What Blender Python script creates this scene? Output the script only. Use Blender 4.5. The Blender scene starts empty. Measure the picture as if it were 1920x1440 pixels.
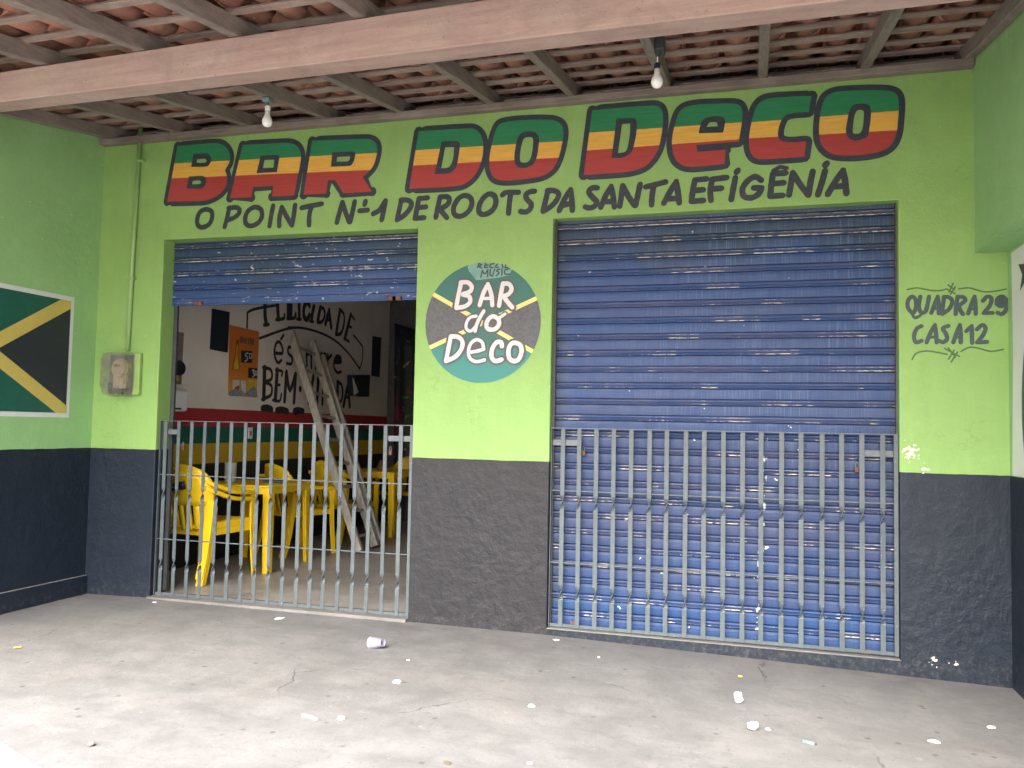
import bpy, math, random
import numpy as np
from mathutils import Vector, Matrix, noise as mnoise
from mathutils.geometry import delaunay_2d_cdt
random.seed(7)
R = math.radians
sc = bpy.context.scene
COL = sc.collection

# ------------------------------------------------------------------ camera
K = 1.25                       # metres per fitted unit
FPX, YAW, PITCH, ROLL, DIST, CZ = 1561.5555, 0.2796, 0.0528, 0.0194, 4.0652*K, 1.0*K
fw = Vector((-math.sin(YAW)*math.cos(PITCH), math.cos(YAW)*math.cos(PITCH), math.sin(PITCH)))
rt = Vector((math.cos(YAW), math.sin(YAW), 0)); up = rt.cross(fw)
r2 = math.cos(ROLL)*rt + math.sin(ROLL)*up
u2 = -math.sin(ROLL)*rt + math.cos(ROLL)*up
CAM = Vector((0, -DIST, CZ))
cd = bpy.data.cameras.new('camera'); cam = bpy.data.objects.new('camera', cd); COL.objects.link(cam)
cd.sensor_width = 36; cd.lens = FPX/1920*36; cd.clip_start = 0.05; cd.clip_end = 500
m = Matrix((r2, u2, -fw)).transposed().to_4x4(); m.translation = CAM
cam.matrix_world = m
sc.camera = cam
# ------------------------------------------------------------------ light
SUN_EL, SUN_AZ = 47, 185        # veiled sun on the street side: a wide soft glow through thin cloud
w = bpy.data.worlds.new('World'); sc.world = w; w.use_nodes = True
nt = w.node_tree; bg = nt.nodes['Background']
sky = nt.nodes.new('ShaderNodeTexSky'); sky.sky_type = 'NISHITA'; sky.sun_disc = False
sky.sun_elevation = R(SUN_EL); sky.sun_rotation = R(SUN_AZ)
sky.air_density = 1.0; sky.dust_density = 5.0; sky.ozone_density = 0.4
nt.links.new(sky.outputs[0], bg.inputs[0]); bg.inputs[1].default_value = 0.13
sl = bpy.data.lights.new('sun', 'SUN'); so = bpy.data.objects.new('sun', sl); COL.objects.link(so)
sl.energy = 1.0; sl.angle = R(60); sl.color = (1.0, 0.96, 0.93)
sd = Vector((math.sin(R(SUN_AZ))*math.cos(R(SUN_EL)), math.cos(R(SUN_AZ))*math.cos(R(SUN_EL)), math.sin(R(SUN_EL))))
so.rotation_euler = sd.to_track_quat('Z', 'Y').to_euler(); so.location = sd*40
vs = sc.view_settings; vs.view_transform = 'Standard'; vs.look = 'None'; vs.gamma = 1; vs.use_curve_mapping = False
vs.exposure = 3.08

# ------------------------------------------------------------------ pixel -> real plane of the place
def ray(x, y): return fw + (x-960)/FPX*r2 - (y-720)/FPX*u2
def atY(x, y, Y=0.0): v = ray(x, y); return CAM + v*((Y-CAM.y)/v.y)
def atX(x, y, X): v = ray(x, y); return CAM + v*((X-CAM.x)/v.x)
def atZ(x, y, Z=0.0): v = ray(x, y); return CAM + v*((Z-CAM.z)/v.z)

# ------------------------------------------------------------------ object helpers
def link(o, parent=None):
    COL.objects.link(o)
    if parent is not None: o.parent = parent
    return o
def tag(o, label=None, cat=None, group=None, kind=None):
    if label: o['label'] = label
    if cat: o['category'] = cat
    if group: o['group'] = group
    if kind: o['kind'] = kind
    return o
def empty(name, loc=(0, 0, 0), rz=0.0):
    o = bpy.data.objects.new(name, None); o.location = loc; o.rotation_euler = (0, 0, rz)
    return link(o)
def kids(o): return list(o.children)
def copy_tree(o, parent=None):
    c = o.copy(); link(c, parent)
    for ch in kids(o): copy_tree(ch, c)
    return c
def inst(me, name, parent, loc, rot=(0, 0, 0), scale=None):
    o = bpy.data.objects.new(name, me); o.location = loc; o.rotation_euler = rot
    if scale: o.scale = scale
    return link(o, parent)

class MB:
    def __init__(s): s.v = []; s.f = []; s.mi = []
    def add(s, vs, fs, mi=0):
        n = len(s.v); s.v += [tuple(p) for p in vs]
        for f in fs: s.f.append([i+n for i in f]); s.mi.append(mi)
        return s
    def box(s, a, b, mi=0):
        x0, y0, z0 = a; x1, y1, z1 = b
        v = [(x0,y0,z0),(x1,y0,z0),(x1,y1,z0),(x0,y1,z0),(x0,y0,z1),(x1,y0,z1),(x1,y1,z1),(x0,y1,z1)]
        return s.add(v, [(0,3,2,1),(4,5,6,7),(0,1,5,4),(1,2,6,5),(2,3,7,6),(3,0,4,7)], mi)
    def sweep(s, pts, ws, ts, ref=(0, 0, 1), twist=None, mi=0):
        """rectangular section swept along pts: width along side, thickness along the other axis"""
        pts = [Vector(p) for p in pts]; n = len(pts); rings = []
        if not hasattr(ws, '__len__'): ws = [ws]*n
        if not hasattr(ts, '__len__'): ts = [ts]*n
        ref = Vector(ref)
        for i, p in enumerate(pts):
            t = (pts[min(i+1, n-1)]-pts[max(i-1, 0)]).normalized()
            a = ref.cross(t)
            if a.length < 1e-5: a = Vector((1, 0, 0))
            a.normalize(); b = t.cross(a).normalized()
            if twist:
                c, q = math.cos(twist[i]), math.sin(twist[i]); a, b = a*c+b*q, b*c-a*q
            W, T = ws[i]/2, ts[i]/2
            rings.append([p+a*W+b*T, p-a*W+b*T, p-a*W-b*T, p+a*W-b*T])
        v = [q for r in rings for q in r]; f = []
        for i in range(n-1):
            for k in range(4):
                j = (k+1) % 4
                f.append((i*4+k, i*4+j, (i+1)*4+j, (i+1)*4+k))
        f.append((3, 2, 1, 0)); e = (n-1)*4; f.append((e, e+1, e+2, e+3))
        return s.add(v, f, mi)
    def tube(s, pts, r, seg=8, mi=0, closed=True):
        pts = [Vector(p) for p in pts]; n = len(pts)
        if not hasattr(r, '__len__'): r = [r]*n
        ref = None; v = []
        for i, p in enumerate(pts):
            t = (pts[min(i+1, n-1)]-pts[max(i-1, 0)]).normalized()
            if ref is None: ref = Vector((0, 0, 1)) if abs(t.z) < .9 else Vector((1, 0, 0))
            a = (ref - t*ref.dot(t)).normalized(); ref = a; b = t.cross(a)
            for k in range(seg):
                q = 2*math.pi*k/seg; v.append(p+a*math.cos(q)*r[i]+b*math.sin(q)*r[i])
        f = [(i*seg+k, i*seg+(k+1) % seg, (i+1)*seg+(k+1) % seg, (i+1)*seg+k) for i in range(n-1) for k in range(seg)]
        if closed:
            f.append(tuple(range(seg-1, -1, -1))); f.append(tuple(range((n-1)*seg, n*seg)))
        return s.add(v, f, mi)
    def shell(s, grid, t, mi=0):
        """closed shell from a grid[row][col] of points (None cells dropped), thickness t along the local normal"""
        nr, nc = len(grid), len(grid[0])
        def nrm(i, j):
            a = grid[min(i+1, nr-1)][j]-grid[max(i-1, 0)][j]; b = grid[i][min(j+1, nc-1)]-grid[i][max(j-1, 0)]
            return a.cross(b).normalized()
        top = [[grid[i][j]+nrm(i, j)*t/2 for j in range(nc)] for i in range(nr)]
        bot = [[grid[i][j]-nrm(i, j)*t/2 for j in range(nc)] for i in range(nr)]
        v = [p for r in top for p in r]+[p for r in bot for p in r]; N = nr*nc; f = []
        for i in range(nr-1):
            for j in range(nc-1):
                a, b, c, d = i*nc+j, i*nc+j+1, (i+1)*nc+j+1, (i+1)*nc+j
                f.append((a, d, c, b)); f.append((a+N, b+N, c+N, d+N))
        for i in range(nr-1):
            f.append((i*nc, i*nc+N, (i+1)*nc+N, (i+1)*nc)); k = nc-1
            f.append((i*nc+k, (i+1)*nc+k, (i+1)*nc+k+N, i*nc+k+N))
        for j in range(nc-1):
            f.append((j, j+1, j+1+N, j+N)); b = (nr-1)*nc
            f.append((b+j, b+j+N, b+j+1+N, b+j+1))
        return s.add(v, f, mi)
    def mesh(s, name, mats, smooth=False, bevel=0):
        me = bpy.data.meshes.new(name); me.from_pydata([tuple(p) for p in s.v], [], s.f)
        for q in (mats if isinstance(mats, (list, tuple)) else [mats]): me.materials.append(q)
        for p, i in zip(me.polygons, s.mi): p.material_index = i; p.use_smooth = smooth
        me.update(); return me
    def build(s, name, mats, parent=None, smooth=False, loc=(0, 0, 0), rot=(0, 0, 0), bevel=0.0, seg=2):
        o = bpy.data.objects.new(name, s.mesh(name, mats, smooth)); o.location = loc; o.rotation_euler = rot
        link(o, parent)
        if bevel:
            b = o.modifiers.new('bevel', 'BEVEL'); b.width = bevel; b.segments = seg; b.limit_method = 'ANGLE'; b.angle_limit = R(40)
        return o

# ------------------------------------------------------------------ flat shapes (painted letters etc.)
def crom(pts, closed=False, n=6):
    """Catmull-Rom through pts; a third value 1 marks a corner"""
    P = [Vector(p[:2]) for p in pts]; C = [len(p) > 2 and p[2] for p in pts]; N = len(P); out = []
    rng = range(N) if closed else range(N-1)
    for i in rng:
        a, b = P[i], P[(i+1) % N]
        if closed: p0, p3 = P[i-1], P[(i+2) % N]
        else: p0 = P[i-1] if i else a; p3 = P[i+2] if i+2 < N else b
        ca, cb = C[i], C[(i+1) % N]
        m0 = (b-p0)/2 if not ca else (b-a)*.9; m1 = (p3-a)/2 if not cb else (b-a)*.9
        if ca and cb: out.append(a); continue
        L = (b-a).length; m0 = m0.normalized()*min(m0.length, L) if m0.length else m0; m1 = m1.normalized()*min(m1.length, L) if m1.length else m1
        for k in range(n):
            t = k/n; t2, t3 = t*t, t*t*t
            out.append(a*(2*t3-3*t2+1)+m0*(t3-2*t2+t)+b*(-2*t3+3*t2)+m1*(t3-t2))
    if not closed: out.append(P[-1])
    return out
def ribbon(P, wd, closed=False, taper=False, rnd=0.0, seed=0):
    """list of quads+caps covering a stroke of width wd along P"""
    rg = random.Random(seed); polys = []; n = len(P); L = []; Rr = []
    for i in range(n):
        if closed: a, b = P[i-1], P[(i+1) % n]
        else: a, b = P[max(i-1, 0)], P[min(i+1, n-1)]
        t = (b-a); t = t.normalized() if t.length > 1e-9 else Vector((1, 0)); nn = Vector((-t.y, t.x))
        h = wd/2*(1+rg.uniform(-rnd, rnd))
        L.append(P[i]+nn*h); Rr.append(P[i]-nn*h)
    m = n if closed else n-1
    for i in range(m):
        j = (i+1) % n; polys.append([L[i], Rr[i], Rr[j], L[j]])
    # round joints so corners are filled
    for i in range(n):
        a = P[i]; k = 8; ph = rg.uniform(0, 1)
        if not closed and (i == 0 or i == n-1) and taper:
            continue
        polys.append([a+Vector((math.cos(ph+2*math.pi*q/k), math.sin(ph+2*math.pi*q/k)))*wd/2*.99 for q in range(k)])
    return polys
def flat(add, sub=()):
    """union of add polygons minus sub polygons -> verts2d, faces"""
    vs, fs = [], []; na = len(add)
    for p in list(add)+list(sub):
        n = len(vs); vs += [Vector(q) for q in p]; fs.append(list(range(n, n+len(p))))
    def area(p): return sum(p[i].x*p[(i+1) % len(p)].y-p[(i+1) % len(p)].x*p[i].y for i in range(len(p)))
    fs = [f if area([vs[i] for i in f]) > 0 else f[::-1] for f in fs]
    V, E_, F, ov, oe, of = delaunay_2d_cdt(vs, [], fs, 1, 1e-5)
    out = []
    for f, src in zip(F, of):
        if any(k < na for k in src) and not any(k >= na for k in src): out.append(f)
    return V, out
def sheet(name, VF, place, mat, parent=None, group=None):
    V, F = VF
    me = bpy.data.meshes.new(name); me.from_pydata([tuple(place(p)) for p in V], [], [tuple(f) for f in F]); me.materials.append(mat); me.update()
    return link(bpy.data.objects.new(name, me), parent)

# ------------------------------------------------------------------ materials
class NT:
    def __init__(s, name):
        s.m = bpy.data.materials.new(name); s.m.use_nodes = True; s.t = s.m.node_tree
        s.b = s.t.nodes['Principled BSDF']; s._p = None
    def n(s, ty, **k):
        x = s.t.nodes.new(ty)
        for a, v in k.items(): setattr(x, a, v)
        return x
    def set(s, sock, v):
        if isinstance(v, bpy.types.NodeSocket): s.t.links.new(v, sock)
        elif v is not None:
            sock.default_value = v
    @property
    def pos(s):
        if s._p is None: s._p = s.n('ShaderNodeNewGeometry').outputs['Position']
        return s._p
    def objpos(s): return s.n('ShaderNodeTexCoord').outputs['Object']
    def scale(s, v, sc_):
        x = s.n('ShaderNodeMapping'); s.set(x.inputs[0], v); x.inputs['Scale'].default_value = sc_; return x.outputs[0]
    def noise(s, v, scale=5, detail=4, rough=.55, dist=0.0, col=False):
        x = s.n('ShaderNodeTexNoise'); s.set(x.inputs['Vector'], v); x.inputs['Scale'].default_value = scale
        x.inputs['Detail'].default_value = detail; x.inputs['Roughness'].default_value = rough; x.inputs['Distortion'].default_value = dist
        return x.outputs['Color' if col else 'Fac']
    def voro(s, v, scale=5, feature='F1'):
        x = s.n('ShaderNodeTexVoronoi'); x.feature = feature; s.set(x.inputs['Vector'], v); x.inputs['Scale'].default_value = scale
        return x.outputs['Distance']
    def math(s, op, a, b=None, c=None, clamp=False):
        x = s.n('ShaderNodeMath', operation=op, use_clamp=clamp)
        s.set(x.inputs[0], a)
        if b is not None: s.set(x.inputs[1], b)
        if c is not None: s.set(x.inputs[2], c)
        return x.outputs[0]
    def sep(s, v):
        x = s.n('ShaderNodeSeparateXYZ'); s.set(x.inputs[0], v); return x.outputs
    def comb(s, x_, y_, z_):
        x = s.n('ShaderNodeCombineXYZ'); s.set(x.inputs[0], x_); s.set(x.inputs[1], y_); s.set(x.inputs[2], z_); return x.outputs[0]
    def ramp(s, f, a, b, va=0.0, vb=1.0):
        x = s.n('ShaderNodeMapRange'); x.clamp = True; s.set(x.inputs[0], f)
        for i, q in enumerate((a, b, va, vb)): x.inputs[i+1].default_value = q
        return x.outputs[0]
    def mix(s, f, a, b, mode='MIX'):
        x = s.n('ShaderNodeMix', data_type='RGBA', blend_type=mode); s.set(x.inputs[0], f)
        for k, v in ((6, a), (7, b)):
            if isinstance(v, (tuple, list)): v = (*v[:3], 1)
            s.set(x.inputs[k], v)
        return x.outputs[2]
    def bump(s, h, strength=.3, dist=.01):
        x = s.n('ShaderNodeBump'); s.set(x.inputs['Height'], h); s.set(x.inputs['Strength'], strength); x.inputs['Distance'].default_value = dist
        s.t.links.new(x.outputs[0], s.b.inputs['Normal'])
    def done(s, col=None, rough=.6, metal=0.0, spec=.5):
        if col is not None:
            if isinstance(col, (tuple, list)): col = (*col[:3], 1)
            s.set(s.b.inputs['Base Color'], col)
        s.set(s.b.inputs['Roughness'], rough); s.b.inputs['Metallic'].default_value = metal; s.set(s.b.inputs['Specular IOR Level'], spec)
        return s.m
def simple(name, col, rough=.6, var=.18, scale=14, metal=0.0, bump=.15, spec=.5, bs=60):
    t = NT(name); n = t.noise(t.objpos(), scale, 5)
    c = t.mix(t.ramp(n, .3, .7), tuple(q*(1-var) for q in col), tuple(min(1, q*(1+var)) for q in col))
    if bump: t.bump(t.noise(t.objpos(), bs, 3), bump, .004)
    return t.done(c, rough, metal, spec)

GREEN = (0.214, 0.366, 0.108)
def wall_paint(name, dado=1.045, center=False, green=GREEN):
    t = NT(name); p = t.pos; x, y, z = t.sep(p)
    big = t.noise(p, 1.3, 5, .6); mid = t.noise(p, 9, 6, .65); fine = t.noise(p, 140, 4, .6)
    g = t.mix(t.ramp(big, .3, .7), tuple(q*.94 for q in green), tuple(q*1.06 for q in green))
    g = t.mix(t.ramp(mid, .35, .75, 0, .22), g, tuple(q*.8 for q in green))
    g = t.mix(t.ramp(t.noise(p, 3.2, 6, .7, .8), .52, .64, 0, .16), g, tuple(q*1.35 for q in green))
    g = t.mix(t.ramp(t.noise(t.scale(p, (9, 9, 1.0)), 1, 5, .7), .58, .74, 0, .20), g, tuple(q*.62 for q in green))
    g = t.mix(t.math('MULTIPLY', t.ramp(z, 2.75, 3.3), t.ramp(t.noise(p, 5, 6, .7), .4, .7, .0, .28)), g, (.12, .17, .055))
    g = t.mix(t.ramp(t.noise(p, 26, 3, .5), .715, .735, 0, .5), g, tuple(min(1, q*1.6) for q in green))
    # roller streaks, dirt rubbed on here and there
    st = t.noise(t.scale(p, (30, 30, 1.2)), 1, 3)
    g = t.mix(t.ramp(st, .55, .8, 0, .10), g, (.42, .60, .20))
    sc1 = t.noise(t.scale(p, (6, 6, 30)), 1, 6, .7)
    dirt = t.math('MULTIPLY', t.ramp(sc1, .66, .72), t.ramp(t.noise(p, 1.7, 2), .55, .68))
    g = t.mix(t.math('MULTIPLY', dirt, .55), g, (.10, .14, .05))
    hair = t.ramp(t.math('ABSOLUTE', t.math('SUBTRACT', t.noise(t.scale(p, (1, 1, 1.6)), 1.1, 6, .62), .5)), .0, .0035, 1, 0)
    hair = t.math('MULTIPLY', hair, t.ramp(t.noise(p, 1.9, 2), .5, .62))
    g = t.mix(t.math('MULTIPLY', hair, .45), g, (.11, .18, .04))
    # dado paint
    d1 = t.mix(t.ramp(mid, .3, .75), (.012, .018, .028), (.019, .026, .038))
    d1 = t.mix(t.ramp(t.noise(p, 55, 5, .7), .60, .80, 0, .22), d1, (.10, .11, .13))
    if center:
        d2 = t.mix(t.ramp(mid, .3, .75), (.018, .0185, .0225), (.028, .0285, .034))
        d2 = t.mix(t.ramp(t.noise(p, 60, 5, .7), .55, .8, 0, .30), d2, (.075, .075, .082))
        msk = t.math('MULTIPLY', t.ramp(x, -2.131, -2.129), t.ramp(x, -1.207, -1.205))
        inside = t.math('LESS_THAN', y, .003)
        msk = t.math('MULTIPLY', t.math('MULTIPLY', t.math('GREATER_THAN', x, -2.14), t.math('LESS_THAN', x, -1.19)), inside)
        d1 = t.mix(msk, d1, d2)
    pale = t.math('MULTIPLY', t.ramp(z, .0, .10, 1, 0), t.ramp(t.noise(p, 30, 4, .7), .5, .7))
    d1 = t.mix(t.math('MULTIPLY', pale, .16), d1, (.25, .24, .22))
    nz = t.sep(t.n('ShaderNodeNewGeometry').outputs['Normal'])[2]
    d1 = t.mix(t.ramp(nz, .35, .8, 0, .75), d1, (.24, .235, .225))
    edge = t.math('ADD', z, t.math('MULTIPLY', t.math('SUBTRACT', t.noise(p, 7, 4), .5), .010))
    isg = t.ramp(edge, dado-.001, dado+.001)
    c = t.mix(isg, d1, g)
    # peeled paint on the right pier and low on walls
    def blob(cx, cz, rad, th):
        dx = t.math('SUBTRACT', x, cx); dz = t.math('SUBTRACT', z, cz)
        dd = t.math('SQRT', t.math('ADD', t.math('MULTIPLY', dx, dx), t.math('MULTIPLY', dz, dz)))
        f = t.ramp(dd, 0, rad*1.25, .20, -.35)
        return t.ramp(t.math('ADD', t.noise(p, 42, 3, .5), f), th, th+.02)
    if center:
        a = blob(.862, 1.155, .12, .60); b = blob(.93, 1.07, .07, .63); e = blob(.97, .02, .06, .60); h = blob(1.06, .02, .05, .62)
        ch = t.math('MAXIMUM', t.math('MAXIMUM', a, b), t.math('MAXIMUM', e, h))
        c = t.mix(ch, c, (.50, .51, .46))
    hgt = t.math('ADD', t.math('MULTIPLY', fine, .25), t.math('MULTIPLY', t.noise(p, 16, 5, .6), t.math('MULTIPLY', t.ramp(isg, 0, 1, 1.9, .55), t.ramp(t.noise(p, 1.6, 4), .35, .65, .30, 1.0))))
    t.bump(hgt, .55, .012)
    rough = t.mix(isg, (.42, .42, .42), (.62, .62, .62))
    return t.done(c, rough, 0, t.ramp(isg, 0, 1, .22, .42))
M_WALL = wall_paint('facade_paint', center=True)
M_SIDE = wall_paint('side_wall_paint_haze', green=(.262, .465, .195))  # paler, cooler green than the facade: lens haze put into the colour

t = NT('letter_black'); n_ = t.noise(t.scale(t.pos, (12, 12, 40)), 1, 5, .7)
M_BLACK = t.done(t.mix(t.ramp(n_, .3, .7), (.014, .020, .029), (.034, .042, .053)), .55)
M_DBLACK = simple('letter_charcoal', (.030, .036, .05), .6)
def stripes(name, gy, yr):
    """rasta stripes: gy, yr are ((x,z),(x,z)) boundary lines on the wall"""
    t = NT(name); x, y, z = t.sep(t.pos)
    def above(l):
        (x0, z0), (x1, z1) = l; s = (z1-z0)/(x1-x0)
        f = t.math('SUBTRACT', z, t.math('MULTIPLY_ADD', x, s, z0-s*x0))
        f = t.math('ADD', f, t.math('MULTIPLY', t.math('SUBTRACT', t.noise(t.pos, 18, 2), .5), .004))
        return t.ramp(f, -.0008, .0008)
    br = t.noise(t.scale(t.pos, (5, 5, 75)), 1, 5, .7)
    def pt(c): return t.mix(t.ramp(br, .35, .75), tuple(q*.82 for q in c), tuple(min(1, q*1.12) for q in c))
    c = t.mix(above(yr), pt((.33, .040, .034)), pt((.62, .36, .060))); c = t.mix(above(gy), c, pt((.019, .185, .072)))
    return t.done(c, .5)

# wood
def wood(name, a, b, pale=.35, sx=(60, 4, 60), stain=.35):
    t = NT(name); p = t.objpos()
    g = t.noise(t.scale(p, sx), 1, 6, .65); k = t.noise(p, 3, 4)
    c = t.mix(t.ramp(g, .25, .75), a, b); c = t.mix(t.ramp(k, .45, .75, 0, pale), c, (.36, .32, .27))
    sp = t.ramp(t.noise(p, 45, 4, .7), .64, .72, 0, .5); c = t.mix(sp, c, (.04, .032, .026))
    c = t.mix(t.ramp(t.noise(p, 5, 6, .7, .5), .5, .72, 0, stain), c, tuple(q*.55 for q in a))
    c = t.mix(t.ramp(t.voro(p, 9), .0, .03, .6, 0), c, (.03, .02, .015))
    t.bump(t.math('ADD', g, t.noise(p, 40, 5, .7)), .6, .005)
    return t.done(c, .85, 0, .25)
M_RAFTER = wood('rafter_wood', (.125, .102, .090), (.245, .208, .185))
M_BATTEN = wood('batten_wood', (.12, .086, .072), (.28, .215, .185), .5, (4, 60, 60))
M_PLATE = wood('plate_wood', (.12, .10, .085), (.22, .185, .16), .35, (4, 60, 60))
M_BEAM = wood('beam_wood', (.215, .150, .128), (.335, .245, .210), .30, (2, 14, 30))
M_LADDER = wood('ladder_wood', (.24, .225, .20), (.54, .51, .46), .5, (30, 30, 4))
def tilemat(name, a, b):
    t = NT(name); p = t.pos; oi = t.n('ShaderNodeObjectInfo').outputs['Random']
    c = t.mix(t.ramp(t.math('ADD', t.math('MULTIPLY', oi, .6), t.math('MULTIPLY', t.noise(p, 9, 4), .4)), .2, .8), a, b)
    c = t.mix(t.ramp(t.noise(p, 16, 5, .7), .5, .75, 0, .55), c, (.10, .075, .06))
    c = t.mix(t.ramp(t.noise(p, 30, 3, .6), .70, .76, 0, .5), c, (.55, .50, .45))
    t.bump(t.noise(p, 120, 3), .3, .003)
    return t.done(c, .9, 0, .2)
M_TILE = tilemat('clay_tile', (.20, .088, .062), (.37, .185, .135))
M_TILEC = tilemat('cover_tile_shaded', (.12, .055, .04), (.20, .095, .07))  # darker clay than the channels: shade of the hollows put into the colour

# roller shutter paint
SH0, PITCH_S = 0.03, 0.1012
def shutter_mat():
    t = NT('shutter_blue'); p = t.pos; x, y, z = t.sep(p)
    fr = t.math('FRACT', t.math('DIVIDE', t.math('SUBTRACT', z, SH0), PITCH_S))     # 0 bottom .. 1 top of a slat
    row = t.math('FLOOR', t.math('DIVIDE', t.math('SUBTRACT', z, SH0), PITCH_S))
    big = t.noise(t.scale(p, (1, 1, 2.5)), 1.1, 4)
    zz = t.math('ADD', z, t.math('MULTIPLY', t.math('SUBTRACT', big, .5), .8))
    c = t.mix(t.ramp(zz, .15, .55), (.015, .053, .155), (.021, .044, .122))            # fresh blue at the foot, faded in the middle
    c = t.mix(t.ramp(zz, 1.15, 1.5), c, (.022, .056, .165))
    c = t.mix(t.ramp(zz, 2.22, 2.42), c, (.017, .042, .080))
    rowv = t.n('ShaderNodeTexWhiteNoise', noise_dimensions='1D'); t.set(rowv.inputs['W'], row)
    c = t.mix(t.ramp(rowv.outputs['Value'], 0, 1, 0, .28), c, (.05, .052, .10))
    vst = t.noise(t.scale(p, (85, 1, 1.5)), 1, 4, .75)                                # vertical rub streaks on the flats
    isf = t.math('MULTIPLY', t.ramp(fr, .0, .05), t.ramp(fr, .58, .62, 1, 0))
    c = t.mix(t.math('MULTIPLY', t.math('MULTIPLY', t.ramp(vst, .5, .75), isf), t.math('MULTIPLY', t.math('MULTIPLY', t.ramp(x, -.9, .1, .25, .85), t.ramp(t.noise(p, 2.4, 2), .35, .6, .3, 1)), t.ramp(z, .9, 1.4, .2, 1))), c, (.12, .19, .34))
    # crest line wear: cream primer and some rust
    crest = t.math('MULTIPLY', t.ramp(fr, .655, .672), t.ramp(fr, .715, .735, 1, 0))
    crest2 = t.math('MULTIPLY', t.ramp(fr, .86, .875), t.ramp(fr, .91, .93, 1, 0))
    rv = t.comb(x, 0.0, t.math('MULTIPLY', row, 3.7))
    wear = t.ramp(t.noise(t.scale(rv, (2.6, 1, 1)), 1, 6, .7), .525, .58)
    side = t.math('MAXIMUM', t.ramp(t.math('ABSOLUTE', t.math('SUBTRACT', x, -.2)), .75, 1.0, 0, .12), 0.0)
    wear = t.math('MAXIMUM', wear, t.math('MULTIPLY', t.ramp(z, 2.25, 2.35), t.ramp(t.noise(t.scale(rv, (1.6, 1, 1.3)), 1, 5, .7), .42, .5)))
    wear = t.math('MULTIPLY', wear, t.ramp(t.noise(t.scale(p, (25, 1, 130)), 1, 3), .42, .52))
    c = t.mix(t.math('MULTIPLY', wear, t.math('MAXIMUM', crest, t.math('MULTIPLY', crest2, .35))), c, (.62, .55, .43))
    rust = t.math('MULTIPLY', t.ramp(t.noise(t.scale(rv, (4, 1, 2.3)), 1, 4, .7), .62, .68), crest)
    c = t.mix(t.math('MULTIPLY', rust, .7), c, (.16, .07, .06))
    brown = t.math('MULTIPLY', t.math('MULTIPLY', t.ramp(fr, .60, .65), t.ramp(fr, .9, .99, 1, 0)), t.ramp(t.noise(t.scale(rv, (1.7, 1, 1.3)), 1, 4, .6), .45, .6))
    c = t.mix(t.math('MULTIPLY', brown, .30), c, (.11, .10, .14))
    gr = t.math('MAXIMUM', t.math('MULTIPLY', t.ramp(fr, .578, .59), t.ramp(fr, .622, .635, 1, 0)), t.ramp(fr, .955, .965))
    c = t.mix(t.math('MULTIPLY', gr, .75), c, (.010, .028, .12))  # shade of the slat grooves put into the colour
    # paint chips
    chip = t.math('MAXIMUM', t.ramp(t.noise(t.scale(p, (16, 1, 22)), 1, 3, .5), .725, .74), t.math('MULTIPLY', t.math('LESS_THAN', x, -2.1), t.ramp(t.noise(t.scale(p, (14, 1, 34)), 1, 4, .6), .64, .66)))
    lowz = t.ramp(z, 1.25, 1.5, 1, .0)
    c = t.mix(t.math('MULTIPLY', chip, t.ramp(z, 1.2, 1.8, 1, .5)), c, (.62, .66, .70))
    col = t.ramp(t.math('ABSOLUTE', t.math('SUBTRACT', x, t.math('MULTIPLY_ADD', z, .03, .045))), .012, .020, 1, 0)
    col = t.math('MULTIPLY', t.math('MULTIPLY', col, t.ramp(z, 1.22, 1.26, 1, 0)), t.ramp(t.noise(t.scale(p, (30, 1, 26)), 1, 3, .6), .56, .59))
    c = t.mix(col, c, (.66, .68, .70))
    # dark sooty sides
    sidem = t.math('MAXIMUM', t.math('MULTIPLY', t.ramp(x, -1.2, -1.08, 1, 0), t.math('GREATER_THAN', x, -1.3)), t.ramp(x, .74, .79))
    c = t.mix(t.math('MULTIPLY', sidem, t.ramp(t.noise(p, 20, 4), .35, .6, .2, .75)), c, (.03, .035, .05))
    t.bump(t.noise(t.scale(p, (40, 40, 90)), 1, 4), .12, .004)
    return t.done(c, t.ramp(t.noise(p, 12, 3), .3, .7, .42, .6), 0, .32)
M_SHUT = shutter_mat()
t = NT('gate_grey_green'); p = t.pos
c = t.mix(t.ramp(t.noise(p, 12, 5, .7), .3, .7), (.055, .074, .084), (.082, .106, .118))
c = t.mix(t.ramp(t.noise(t.scale(p, (1, 1, .5)), 45, 4, .65), .66, .69, 0, .8), c, (.10, .055, .035))
c = t.mix(t.ramp(t.noise(p, 70, 3, .6), .70, .72, 0, .7), c, (.38, .40, .40))
t.bump(t.noise(p, 50, 4), .3, .003); M_GATE = t.done(c, .5)
M_GATEROD = simple('gate_rod_grey', (.095, .115, .13), .45, .2, 20)
M_DARKMETAL = simple('dark_metal', (.04, .045, .05), .5)
M_RUST = simple('rusty_steel', (.12, .055, .045), .8, .5, 60, bump=.5)
M_BRASS = simple('old_padlock_metal', (.10, .05, .035), .5, .3, 60, metal=.6)

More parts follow.
